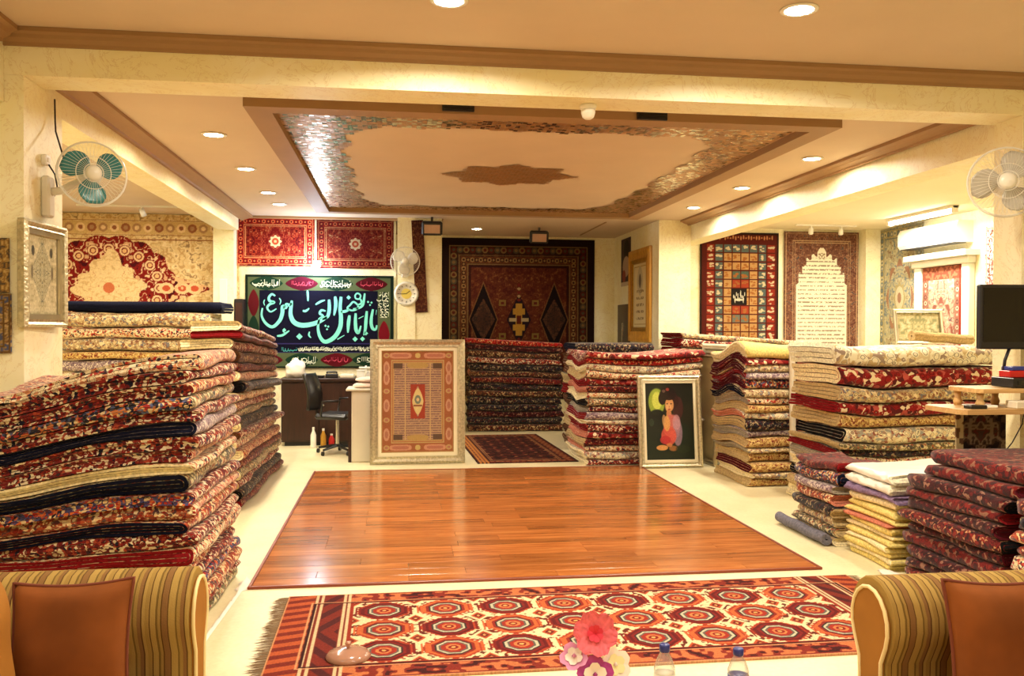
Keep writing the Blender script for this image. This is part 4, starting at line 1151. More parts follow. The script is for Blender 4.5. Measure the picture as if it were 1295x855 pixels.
MB().box(-0.003, 0.003, -0.035, -0.032, 0, 0.09, M=Matrix.Rotation(-1.6, 4, 'Y')).build('hand', M['black'], t)
# switch box, cable for the teal fan
t = thing('socket_box', (-2.04, 5.40, 2.475), 'small white electrical socket box above the teal fan bracket', 'socket', rz=radians(90))
MB().rbox(-0.035, 0.035, -0.03, 0, -0.03, 0.03, 0.005).build('box_body', M['white'], t)
MB().box(-0.014, 0.014, -0.034, -0.03, -0.012, 0.012).build('socket_plate', M['offwhite'], t)
mb = MB().tube([(-2.02, 5.52, 2.86), (-2.01, 5.50, 2.72), (-2.0, 5.48, 2.66), (-1.93, 5.40, 2.50), (-1.84, 5.34, 2.43)], 0.005, 6)
tag(mb.build('fan_cable', M['black'], None, True), 'dark cable dropping from the beam to the teal fan', 'cable')
mb = MB().tube([(-2.01, 5.40, 2.45), (-1.99, 5.44, 2.40), (-1.985, 5.47, 2.31), (-2.0, 5.42, 2.25)], 0.005, 6)
tag(mb.build('socket_cable', M['black'], None, True), 'thin cable looping from the socket box to the fan bracket', 'cable')

# flood lights on the alcove ceiling edge
for x, y, z, lb in ((0.48, 11.78, 2.86, 'dark square flood light on the pilaster beside the alcove carpet'), (2.10, 12.75, 2.87, 'dark square flood light hanging before the alcove carpet')):
    t = thing('flood_light', (x, y, z), lb, 'flood light', rot=(radians(12), 0, 0))
    fr = MB(); fr.rbox(-0.14, 0.14, -0.06, 0.02, -0.10, 0.09, 0.02); fr.build('lamp_housing', M['black'], t)
    MB().box(-0.105, 0.105, -0.066, -0.058, -0.07, 0.045).build('front_glass', plain('pale_lamp_glass', hx(190, 150, 124), 0.2), t)
    MB().box(-0.015, 0.015, -0.02, 0.02, 0.08, 0.17).build('yoke', M['black'], t)

# ------------------------------------------------------------------ folded carpets
def profile(W, T, nest=True):
    """centre line of a carpet folded twice, local (w, z); big fold at +W/2"""
    t = T / 4.0
    z = [(i + 0.5) * t for i in range(4)]
    pts = []
    R1 = 1.5 * t; R0 = 0.5 * t
    xr = W / 2 - R1 - t / 2; xl = -W / 2 + R0 + t / 2
    def line(x0, x1, zz, n): 
        for i in range(n): pts.append((x0 + (x1 - x0) * i / n, zz))
    def arc(cx, cz, r, a0, a1, n):
        for i in range(n): 
            a = a0 + (a1 - a0) * i / n
            pts.append((cx + r * cos(a), cz + r * sin(a)))
    line(xl - 0.3 * t, xr, z[0], 9)
    arc(xr, T / 2, R1, -pi / 2, pi / 2, 8)
    line(xr, xl, z[3], 9)
    arc(xl, (z[2] + z[3]) / 2, R0, pi / 2, 3 * pi / 2, 5)
    line(xl, xr, z[2], 5)
    arc(xr, T / 2, R0, pi / 2, -pi / 2, 4)
    line(xr, xl, z[1], 5)
    pts.append((xl - 0.5 * t, z[1]))
    return pts, t * 0.86

def rug_mesh(L, W, T, mats, seed, sag, nl=14, shag=0.0, plump=1.0):
    pts, th = profile(W, T)
    th *= plump
    n = len(pts); r = random.Random(seed)
    ph = [r.uniform(0, 6.28) for _ in range(6)]
    out = []; inn = []
    for i, (x, z) in enumerate(pts):
        a = pts[max(i - 1, 0)]; b = pts[min(i + 1, n - 1)]
        dx, dz = b[0] - a[0], b[1] - a[1]; d = sqrt(dx * dx + dz * dz) or 1
        nx, nz = dz / d, -dx / d
        out.append((x + nx * th / 2, z + nz * th / 2)); inn.append((x - nx * th / 2, z - nz * th / 2))
    ring = out + inn[::-1]; m = len(ring)
    V = []; Fc = []; mi = []
    for k in range(nl + 1):
        y = -L / 2 + L * k / nl
        endf = 1.0
        yo = 0
        for (x, z) in ring:
            e = abs(2.0 * k / nl - 1)
            wob = 0.012 * sin(y * 4.1 + ph[0]) + 0.007 * sin(y * 9.7 + ph[1])
            xx = x + wob * (0.5 + 0.5 * abs(2 * x / W))
            yy = y
            if e > 0.99: yy += (0.012 * sin(x * 7 + ph[2]) + 0.014 * sin(z / T * 5 + ph[3])) * (1 if y > 0 else -1)
            zz = z
            if shag: 
                q = mnoise.noise(Vector((xx * 28 + seed, yy * 28, zz * 28))) * shag
                xx += q * (1 if xx > 0 else -1); zz += q * 0.6
            V.append([xx, yy, zz])
    for k in range(nl):
        for i in range(m):
            j = (i + 1) % m
            Fc.append((k * m + i, (k + 1) * m + i, (k + 1) * m + j, k * m + j)); mi.append(0)
    for k, rev in ((0, False), (nl, True)):
        for i in range(n - 1):
            q = (k * m + i, k * m + i + 1, k * m + (m - 2 - i), k * m + (m - 1 - i))
            Fc.append(q if not rev else q[::-1]); mi.append(1)
    return V, Fc, mi

ORD = ['top', 'second', 'third', 'fourth', 'fifth', 'sixth', 'seventh', 'eighth', 'ninth', 'tenth', 'eleventh', 'twelfth', 'thirteenth', 'fourteenth', 'fifteenth', 'sixteenth', 'seventeenth', 'eighteenth', 'nineteenth', 'twentieth', 'twenty-first', 'twenty-second', 'twenty-third', 'twenty-fourth']
DESC = dict(whitefloral='white floral', redmulti='red and cream patterned', pinkcream='pink and cream patterned', creamred='cream and red patterned', navymulti='dark blue patterned', bluered='blue and red patterned', olive='olive grey patterned', orange='orange and cream patterned', darkred='dark red patterned', deepred='deep red', maroon='maroon', beige='beige floral', ivory='ivory floral', brown='dark brown patterned', black='near-black patterned', redtop='bright red', goldbeige='golden beige', redfloral='red with cream flowers', plumgrey='plum grey')
def stack(sname, x, y, yaw, L, W, layers, top, sagf=None, seed=1, group=None, base=0.0, jit=0.02, name='folded_carpet', cat='folded carpet'):
    """layers from the top down: (relative thickness, wool, edge, dL, dx, dy [, desc])"""
    n = len(layers); tot = float(sum(l[0] for l in layers)); H = top - base
    z = top; r = random.Random(seed); wob = [0, 0, 0]
    for i, l in enumerate(layers):
        T = H * l[0] / tot; z -= T
        wool, edge = l[1], l[2]
        dL = l[3] if len(l) > 3 else 0; ddx = l[4] if len(l) > 4 else 0; ddy = l[5] if len(l) > 5 else 0
        jx, jy = r.uniform(-jit, jit), r.uniform(-jit, jit)
        jw = r.uniform(-0.012, 0.012)
        body = RM[wool] if wool in RM else M[wool] if wool in M else EM[wool]
        ed = EM[edge] if edge in EM else RM[edge]
        shag = 0.018 if wool in ('white', 'plum_shag') else 0.0
        V, Fc, mi = rug_mesh(L + dL + r.uniform(-0.03, 0.03), W + r.uniform(-0.03, 0.03), T, None, seed * 31 + i, None, nl=26 if shag else 14, shag=shag)
        cx, cy = x + ddx + jx, y + ddy + jy; a = yaw + jw
        ca, sa = cos(a), sin(a)
        z0 = z; hf = lambda zz: zz / top
        wl = wob; wob = [r.uniform(0, 6.28) for _ in range(3)]
        WB = lambda w_, a_, b_: (0.10 * sin(a_ * 5.1 + w_[0]) + 0.08 * sin(b_ * 6.3 + w_[1]) + 0.05 * sin((a_ + b_) * 13 + w_[2])) * min(T, 0.07)
        for v in V:
            tt = min(1.0, max(0.0, v[2] / T))
            up = WB(wl, cx + v[0] * ca - v[1] * sa, cy + v[0] * sa + v[1] * ca) if i else 0.0
            dn = WB(wob, cx + v[0] * ca - v[1] * sa, cy + v[0] * sa + v[1] * ca) if i < n - 1 else 0.0
            v[2] = 0.025 * T + v[2] * 0.935 + up * tt + dn * (1 - tt)
            wx = cx + v[0] * ca - v[1] * sa; wy = cy + v[0] * sa + v[1] * ca
            if sagf: v[2] += sagf(wx, wy, (z0 + v[2])) 
        me = bpy.data.meshes.new(name); me.from_pydata(V, [], Fc); me.materials.append(body); me.materials.append(ed)
        me.polygons.foreach_set('material_index', mi)
        me.polygons.foreach_set('use_smooth', [q == 0 for q in mi]); me.update()
        o = bpy.data.objects.new(name, me); COL.objects.link(o)
        o.location = (cx, cy, z); o.rotation_euler = (0, 0, a)
        d = l[6] if len(l) > 6 else DESC.get(wool, wool) + (', %s-edged' % edge if edge in ('navy', 'black') else '') + ' carpet'
        pos = 'top of' if i == 0 else ('bottom of' if i == n - 1 else ORD[i] + ' from top of')
        tag(o, '%s, %s %s' % (d, pos, sname), cat, group or ('carpets folded in ' + sname))

# A: the tall navy-banded stack behind the striped sofa arm
A = [(1.15, 'pinkcream', 'creamred', -0.1, 0.0, 0.05), (1, 'redmulti', 'redmulti'), (1, 'orange', 'redmulti'), (1, 'olive', 'navymulti'), (1, 'redmulti', 'redmulti'),
     (1.0, 'plumgrey', 'navy'), (1, 'redmulti', 'redmulti'), (1, 'pinkcream', 'redmulti'), (0.8, 'creamred', 'cream'), (1.35, 'olive', 'navy'),
     (1, 'redmulti', 'bluered'), (1, 'pinkcream', 'orange'), (1.15, 'orange', 'navy'), (1, 'redmulti', 'redmulti'), (1.1, 'creamred', 'red'),
     (1, 'orange', 'creamred'), (1, 'redmulti', 'navymulti'), (1, 'bluered', 'navymulti'), (1, 'orange', 'redmulti'), (1, 'redmulti', 'redmulti'), (1, 'olive', 'creamred')]
def sagA(x, y, z):
    u = max(0.0, (-0.98 - x)); return -(0.20 * min(1, u / 0.9) ** 1.1 + 0.02 * sin(x * 6)) * min(1.0, (z / 1.38)) ** 1.2 * (1.0 if y < 4.9 else 1.0 - 0.25 * min(1, (y - 4.9) / 0.4))
stack('the navy-banded stack', -1.475, 4.83, 0.0, 1.10, 1.07, A, 1.385, sagA, 11, jit=0.012)
# B: narrow stack beside the desk
B = [(1.1, 'redmulti', 'cream'), (0.8, 'deepred', 'red'), (1.2, 'redmulti', 'cream'), (1.1, 'brown', 'brown'), (1, 'darkred', 'brown'), (1.1, 'pinkcream', 'cream'), (1, 'black', 'black'), (1, 'creamred', 'cream'), (1.0, 'redmulti', 'cream'), (1, 'olive', 'tan'), (1, 'black', 'cream'),
     (1, 'redmulti', 'brown'), (1, 'creamred', 'cream'), (1, 'orange', 'cream'), (1, 'darkred', 'black'), (1.1, 'olive', 'cream'), (1, 'redmulti', 'tan'), (1, 'black', 'black'), (1.1, 'darkred', 'red')]
stack('the narrow counter stack', -1.48, 8.55, 0.0, 2.4, 0.44, B, 1.52, lambda x, y, z: -0.06 * max(0, (y - 8.0)) * z / 1.5 + 0.08 * max(0, 7.9 - y) * z / 1.5, 12, jit=0.035)
# C: wide stack under the cream wall carpet
Cc = [(0.9, 'navy', 'navy', 0.05, 0.08, 0, 'plain navy blue folded carpet'), (1.2, 'beige', 'cream'), (0.8, 'creamred', 'rosy'), (1, 'beige', 'tan'), (0.7, 'goldbeige', 'tan'), (1.0, 'plumgrey', 'grey'), (0.6, 'ivory', 'cream'), (1.2, 'beige', 'cream'), (1, 'pinkcream', 'cream'), (1, 'olive', 'tan'), (1.1, 'beige', 'cream'), (1, 'goldbeige', 'cream'), (1, 'creamred', 'cream')]
stack('the navy-topped wide stack', -2.88, 10.55, radians(-90), 1.60, 0.8, Cc, 1.80, lambda x, y, z: 0.0, 13, jit=0.03)
# D: dark stack in the alcove
D = [(0.9, 'redtop', 'red', 0.02, 0, 0), (0.8, 'maroon', 'wine'), (0.9, 'brown', 'brown'), (1, 'redmulti', 'black'), (1, 'black', 'brown'), (1, 'brown', 'rosy'), (1, 'darkred', 'black'), (1, 'black', 'cream'), (1, 'brown', 'brown'), (1, 'black', 'tan'), (1, 'black', 'black'), (1, 'maroon', 'brown'), (1, 'black', 'black'), (1.1, 'brown', 'brown')]
stack('the dark alcove stack', 1.76, 12.98, radians(-90 - 4), 1.38, 0.8, D, 1.33, lambda x, y, z: -0.05 * (x - 1.76) * z / 1.3, 14, jit=0.02)
# E: red stack behind the portrait
E_ = [(0.9, 'redfloral', 'redmulti', 0.05, 0.0, 0), (0.8, 'redtop', 'red', 0.05), (1.1, 'ivory', 'cream', 0.05), (1, 'creamred', 'tan'), (1, 'redfloral', 'red'), (1, 'darkred', 'rosy'), (1.1, 'creamred', 'cream'), (1, 'olive', 'black'), (1, 'redmulti', 'grey'), (1, 'plumgrey', 'red'), (0.8, 'ivory', 'cream'), (1, 'redmulti', 'red'), (1.0, 'redfloral', 'rosy'), (1, 'darkred', 'tan'), (1, 'creamred', 'rosy'), (1, 'ivory', 'cream'), (0.9, 'redmulti', 'cream')]
stack('the stack behind the portrait', 2.72, 9.86, radians(-90), 1.30, 1.02, E_, 1.235, lambda x, y, z: ((-0.035 * cos((x - 2.7) * 3.0) + 0.02) - 0.07 * (1 - min(1, abs(y - 9.75) / 0.4)) * max(0.0, min(1.0, (2.6 - x) / 0.4))) * z / 1.2, 15, jit=0.02)
# small pile behind E
E2 = [(1, 'black', 'navy'), (1, 'olive', 'brown'), (1, 'redmulti', 'brown'), (1, 'olive', 'tan'), (1, 'darkred', 'red'), (1, 'brown', 'brown'), (1, 'olive', 'tan'), (1, 'creamred', 'tan'), (1, 'darkred', 'brown'), (1, 'olive', 'brown')]
stack('the hindmost portrait pile', 2.72, 11.0, radians(-90), 1.0, 0.8, E2, 1.33, lambda x, y, z: 0.0, 16)
# F: yellow-topped stack
F_ = [(1.5, 'yellow', 'cream', 0, 0, 0, 'thick plain yellow folded rug'), (0.8, 'redfloral', 'wine'), (0.9, 'beige', 'wine'), (1, 'plumgrey', 'red'), (1.1, 'navymulti', 'wine'), (1, 'beige', 'navy'), (1, 'creamred', 'grey'), (1, 'goldbeige', 'tan'), (0.9, 'ivory', 'rosy'), (1.2, 'black', 'tan'), (1, 'plumgrey', 'grey'), (1, 'goldbeige', 'tan'), (0.9, 'beige', 'grey'), (1, 'goldbeige', 'tan'), (1, 'goldbeige', 'wine', 0.3, 0.15, -0.1), (1, 'beige', 'cream', 0.3, 0.15, -0.1), (0.9, 'goldbeige', 'tan', 0.3, 0.15, -0.1)]
stack('the yellow-topped stack', 3.70, 8.44, radians(-90), 0.70, 0.90, F_, 1.33, lambda x, y, z: (0.055 * sin((y - 8.0) * 6.0)) * (0.5 + 0.7 * max(0.0, min(1.0, (3.8 - x) / 0.4))) * z / 1.3, 17, jit=0.02)
# G: long stack under the wall of calligraphy rugs
G = [(0.7, 'beige', 'red'), (1, 'redmulti', 'red'), (1.1, 'olive', 'red')] + [(1, k, e) for k, e in (('creamred', 'cream'), ('beige', 'cream'), ('ivory', 'cream'), ('olive', 'tan'), ('goldbeige', 'cream'), ('beige', 'cream'), ('creamred', 'cream'), ('ivory', 'tan'), ('olive', 'cream'), ('beige', 'tan'), ('creamred', 'cream'))]
stack('the calligraphy wall stack', 4.50, 10.98, radians(-90), 1.85, 0.85, G, 1.46, lambda x, y, z: -0.06 * (x - 3.6) * z / 1.4, 18, jit=0.025)
# H: wide cream stack
H_ = [(1.5, 'whitefloral', 'white', 0.1, 0.0, 0), (1.45, 'redfloral', 'cream'), (0.95, 'beige', 'tan'), (0.95, 'redfloral', 'red'), (0.9, 'goldbeige', 'tan'), (1.0, 'ivory', 'black'), (0.5, 'olive', 'tan'), (0.5, 'black', 'red'), (0.6, 'creamred', 'grey'), (0.8, 'ivory', 'cream'), (0.8, 'beige', 'black'), (0.8, 'creamred', 'tan'), (0.9, 'ivory', 'cream')]
stack('the wide cream stack', 4.42, 7.10, radians(-90), 1.66, 0.88, H_, 1.36, lambda x, y, z: (0.06 * max(0, 3.95 - x) / 0.4 + 0.02 * sin(x * 3)) * z / 1.36, 19, jit=0.03)
# I: low stack beside the shaggy pile
I_ = [(1, 'deepred', 'red'), (1.1, 'navymulti', 'navy'), (1, 'plumgrey', 'grey'), (1.2, 'orange', 'rosy'), (0.9, 'black', 'tan'), (1, 'beige', 'tan'), (1, 'olive', 'tan'), (0.8, 'beige', 'cream')]
stack('the low stack by the rolled mat', 3.22, 5.99, radians(180), 0.60, 0.40, I_, 0.56, lambda x, y, z: 0.03 * sin(y * 9) * z, 20)
# J: shaggy white pile
M['plum_shag'] = edgemat('plum_shag_pile', (132, 110, 140)); EM['plum_shag'] = M['plum_shag']
J_ = [(1.6, 'white', 'white', 0, 0, 0, 'shaggy ivory folded rug'), (1.3, 'white', 'white', 0, 0, 0, 'shaggy white folded rug'), (1.2, 'plum_shag', 'plum_shag', 0, 0, 0, 'shaggy purple folded rug'), (1.3, 'cream', 'cream', 0, 0, 0, 'soft cream folded rug'), (1, 'yellow', 'yellow', 0, 0, 0, 'pale yellow folded rug'), (0.9, 'yellow', 'yellow', 0, 0, 0, 'lemon yellow folded rug'), (0.5, 'rosy', 'rosy', 0, 0, 0, 'thin orange folded rug')] + [(0.85, 'cream' if k % 2 else 'yellow', 'yellow', 0, 0, 0, ('cream' if k % 2 else 'pale yellow') + ' flat folded rug') for k in range(7)]
stack('the shaggy white pile', 3.40, 5.28, radians(180), 0.54, 0.72, J_, 0.60, lambda x, y, z: 0.05 * z * (x - 3.05), 21, jit=0.012)
# K: maroon stack
K_ = [(1.2, 'deepred', 'red', -0.1, 0.05, -0.1), (1.1, 'deepred', 'wine', -0.08, 0.04, -0.08), (1, 'maroon', 'black', -0.02, 0.0), (1.1, 'deepred', 'red'), (1, 'maroon', 'wine'), (1, 'darkred', 'black'), (1, 'maroon', 'wine'), (1, 'deepred', 'black'), (1, 'maroon', 'wine'), (1, 'maroon', 'black'), (1, 'darkred', 'wine')]
stack('the maroon stack', 3.52, 4.49, radians(180), 0.83, 0.92, K_, 0.80, lambda x, y, z: 0.0, 22, jit=0.02)
# L: small stack at the sofa's end
L_ = [(1.2, 'darkred', 'brown'), (1, 'black', 'black'), (1.1, 'orange', 'cream'), (1, 'redmulti', 'cream'), (1.1, 'creamred', 'cream'), (1.1, 'redmulti', 'rosy'), (1, 'olive', 'cream'), (1, 'redmulti', 'tan'), (1, 'olive', 'tan')]
stack('the short sofa-side stack', 3.50, 3.68, radians(180), 0.62, 0.84, L_, 0.66, lambda x, y, z: 0.0, 23, jit=0.02)

# framed carpet standing between the yellow-topped stack and the wide cream stack
c = Canvas(0.72, 0.98, 120, 160, (196, 152, 110)); c.motif_border(0.0, 0.13, (150, 92, 66), [(214, 170, 124), (110, 60, 46), (176, 120, 84)], 0.11); c.lines(0.0, 0.13, 0.15, col=(110, 66, 44), w=0.008)
c.orn(c.inset(0.16), 17, 0.06, [(150, 96, 70), (226, 200, 156), (120, 70, 56)], [(0.28, 0.4), (0.55, 0.64), (0.7, 0.8)])
framed('framed_carpet', 4.20, 7.93, 0.235, 0.86, 1.10, 0.05, radians(-3), radians(-2), c, 'offwhite', 'framed carpet standing on edge between the yellow-topped and wide cream stacks', 'framed carpet', 0.02, 0.04, 'wood_dark', 'weave')

# ------------------------------------------------------------------ carpets on the floor
def runner():
    w, h = 3.30, 1.20
    c = Canvas(w, h, 680, 270, (160, 44, 26))
    c.put(c.inset(0, 0.16), (140, 40, 28))
    # long side and end borders
    f = c.field(3, 0.03)
    c.put(c.inset(0.02, 0.13) & (f > 0.6), (206, 110, 60)); c.put(c.inset(0.02, 0.13) & (f < 0.3), (70, 24, 24))
    endm = (np.abs(c.X) > w / 2 - 0.34)
    c.put(endm, (132, 40, 28)); ph = ((np.abs(c.X) * 1.0 + np.abs(c.Y - h / 2) * 0.6) / 0.12) % 1
    c.put(endm & (np.abs(c.X) < w / 2 - 0.20) & (np.abs(c.X) > w / 2 - 0.30) & (ph < 0.45), (84, 30, 30)); c.put(endm & (np.abs(c.X) > w / 2 - 0.15) & ((c.Y / 0.10 + np.abs(c.X) * 3) % 1 < 0.5), (196, 84, 40))
    for q in (0.16, 0.19, 0.31, 0.335): c.put((np.abs(np.abs(c.X) - (w / 2 - q)) < 0.006), (226, 190, 140))
    c.lines(0.0, 0.135, col=(220, 150, 96), w=0.008); c.lines(0.15, col=(60, 22, 24), w=0.012)
    fld = (np.abs(c.X) < w / 2 - 0.36) & (c.Y > 0.17) & (c.Y < h - 0.17)
    c.put(fld, (176, 56, 30))
    X0 = -w / 2 + 0.36; fw = w - 0.72; n = 8; cw = fw / n; fh = h - 0.34; rh = fh / 3
    # cream lattice with small flowers between the octagons
    g = c.field(6, 0.022)
    for i in range(n + 1):
        cx = X0 + i * cw + (0)
        for j in range(3):
            pass
    for i in range(n + 1):
        for j in range(4):
            mx = X0 + i * cw; cy = 0.17 + rh * j
            for (ax, ay) in ((cw * 0.34, rh * 0.40), (cw * 0.19, rh * 0.62), (cw * 0.46, rh * 0.20)):
                m = fld & (np.abs(c.X - mx) / ax + np.abs(c.Y - cy) / ay < 1.0 + 0.15 * np.sin(c.X * 150) * np.sin(c.Y * 150))
                c.put(m, (232, 210, 156))
            q = np.abs(c.X - mx) / (cw * 0.30) + np.abs(c.Y - cy) / (rh * 0.46)
            c.put(fld & (q > 0.62) & (q < 0.95) & (g > 0.60), (110, 40, 26)); c.put(fld & (q < 0.42), (190, 74, 36)); c.put(fld & (q < 0.26), (120, 34, 26)); c.put(fld & (q < 0.10), (220, 160, 90))
    for i in range(n):
        for j in range(3):
            cy = 0.17 + rh * (j + 0.5); cx = X0 + (i + 0.5) * cw
            dx, dy = np.abs(c.X - cx) / (cw * 0.37), np.abs(c.Y - cy) / (rh * 0.43)
            warm = (i + j) % 2
            wing = fld & (np.abs(c.Y - cy) < rh * 0.22) & (np.abs(c.X - cx) < cw * 0.47) & ((((c.X - cx) / 0.022) % 1) < 0.6)
            c.put(wing, (206, 92, 44) if warm else (130, 30, 24))
            o = np.maximum(np.maximum(dx, dy), (dx + dy) * 0.72)
            for lim, col in ((1.0, (206, 96, 44) if warm else (104, 24, 24)), (0.86, (150, 36, 26) if warm else (136, 30, 26)), (0.74, (60, 44, 42)), (0.66, (196, 186, 150)), (0.56, (96, 92, 84)), (0.48, (170, 44, 30)), (0.30, (222, 124, 64)), (0.20, (140, 30, 24)), (0.09, (230, 170, 90))):
                c.put(fld & (o < lim), col)
    c.c *= 0.9; g_ = c.c.mean(axis=2, keepdims=True); c.c = c.c * 0.86 + g_ * 0.14
    c.speck(12, 0.1)
    t = thing('floor_rug', (1.08, 3.745, 0.0), 'long red tribal rug with octagon medallions in front of the laminate', 'rug', rz=radians(0.6))
    o = c.mesh('rug_field', M['weave'], t, 0.0, 0.012, flat=True); o.location = (0, 0, 0.0)
    r = random.Random(5)
    for sx, nme in ((-1, 'fringe'), (1, 'fringe')):
        mb = MB()
        for k in range(150):
            y = 0.01 + 1.18 * k / 149; L = r.uniform(0.05, 0.095); dy = r.uniform(-0.02, 0.02)
            x0 = sx * (w / 2 - 0.002)
            mb.add([(x0, y - 0.0035, 0.009), (x0, y + 0.0035, 0.009), (x0 + sx * L * 0.6, y + dy * 0.5 + 0.003, 0.008), (x0 + sx * L * 0.6, y + dy * 0.5 - 0.003, 0.006), (x0 + sx * L, y + dy, 0.003)], [(0, 1, 2, 3), (3, 2, 4)])
        o = mb.build(nme, plain('fringe_yarn', hx(110, 84, 52), 0.9), t); o['kind'] = 'stuff'
runner()
def small_rug():
    c = Canvas(1.15, 2.55, 110, 230, (62, 26, 20))
    c.orn(c.inset(0), 2, 0.05, [(34, 18, 18), (96, 44, 30)], [(0.3, 0.45), (0.6, 0.7)])
    c.motif_border(0.02, 0.15, (74, 34, 24), [(150, 96, 56), (110, 40, 28)], 0.09); c.lines(0.16, 0.18, col=(160, 110, 70), w=0.01)
    for i in range(6):
        for j in range(14): c.put(c.ell(-0.36 + i * 0.145, 0.28 + j * 0.152, 0.025, 0.03, 1.2), (150, 90, 56) if (i + j) % 2 else (104, 34, 28))
    for q in (0.04, 0.08, 0.12): c.put(np.abs(c.X + 0.575 - q) < 0.009, (180, 116, 54))
    o = c.mesh('floor_rug', M['weave'], None, 0, 0.01, flat=True); o.location = (1.48, 9.62, 0); o.rotation_euler = (0, 0, 0.03)
    tag(o, 'small dark brown rug lying flat before the dark alcove stack', 'rug')
small_rug()
# thin underlay strips below stacks
def flat(name, x0, x1, y0, y1, h, mat, label, cat, rz=0):
    cx, cy = (x0 + x1) / 2, (y0 + y1) / 2
    o = MB().rbox(x0 - cx, x1 - cx, y0 - cy, y1 - cy, 0, h, min(0.003, h / 3)).build(name, mat)
    o.location = (cx, cy, 0); o.rotation_euler = (0, 0, rz); tag(o, label, cat); return o
# rolled blue-grey mat sticking out under the low stack
def rolled(name, p0, p1, r0, mat, label, cat, turns=3):
    mb = MB(); a = Vector(p0); b = Vector(p1); ax = (b - a); L = ax.length; ax.normalize()
    up = Vector((0, 0, 1)); si = ax.cross(up).normalized(); up = si.cross(ax)
    n = 26 * turns; th = r0 / (turns + 0.4) * 0.8; ring = []
    for k in range(n + 1):
        ang = 2 * pi * turns * k / n; r = r0 * (0.25 + 0.75 * k / n) - th / 2
        ring.append((r * cos(ang), r * sin(ang), cos(ang), sin(ang)))
    prof = [(x + cx * th * 0.45, y + cy * th * 0.45) for x, y, cx, cy in ring] + [(x - cx * th * 0.45, y - cy * th * 0.45) for x, y, cx, cy in ring[::-1]]
    m = len(prof); segs = 8; vs = []
    for i in range(segs + 1):
        o = ax * (L * i / segs)
        for u, v in prof: vs.append(o + si * u + up * (v + 0.004 * sin(i * 1.7)))
    fs = [(i * m + j, i * m + (j + 1) % m, (i + 1) * m + (j + 1) % m, (i + 1) * m + j) for i in range(segs) for j in range(m)]
    q = len(ring)
    for base in (0, segs * m):
        for j in range(q - 1): fs.append((base + j, base + j + 1, base + 2 * q - 2 - j, base + 2 * q - 1 - j))
    mb.add(vs, fs); o = mb.build(name, mat, None, False); sharp(o, 0.8); o.location = a
    tag(o, label, cat); return o
rolled('rolled_mat', (2.955, 5.66, 0.052), (2.955, 6.40, 0.052), 0.045, EM['slate'], 'blue grey mat rolled up on the floor before the low stack', 'rolled mat')
rolled('rolled_carpet', (4.42, 7.0, 1.455), (5.05, 7.1, 1.42), 0.05, EM['tan'], 'golden rolled carpet lying on the wide cream stack', 'rolled carpet')
c = Canvas(0.40, 0.26, 40, 30, (196, 186, 140)); c.orn(c.inset(0), 3, 0.03, [(150, 150, 110), (216, 206, 170)], [(0.3, 0.45), (0.6, 0.7)])
framed('small_frame', 4.74, 7.38, 1.375, 0.46, 0.32, 0.03, radians(-4), radians(-10), c, 'silver_smooth', 'small landscape frame leaning on top of the wide cream stack', 'picture frame', 0, 0.03)

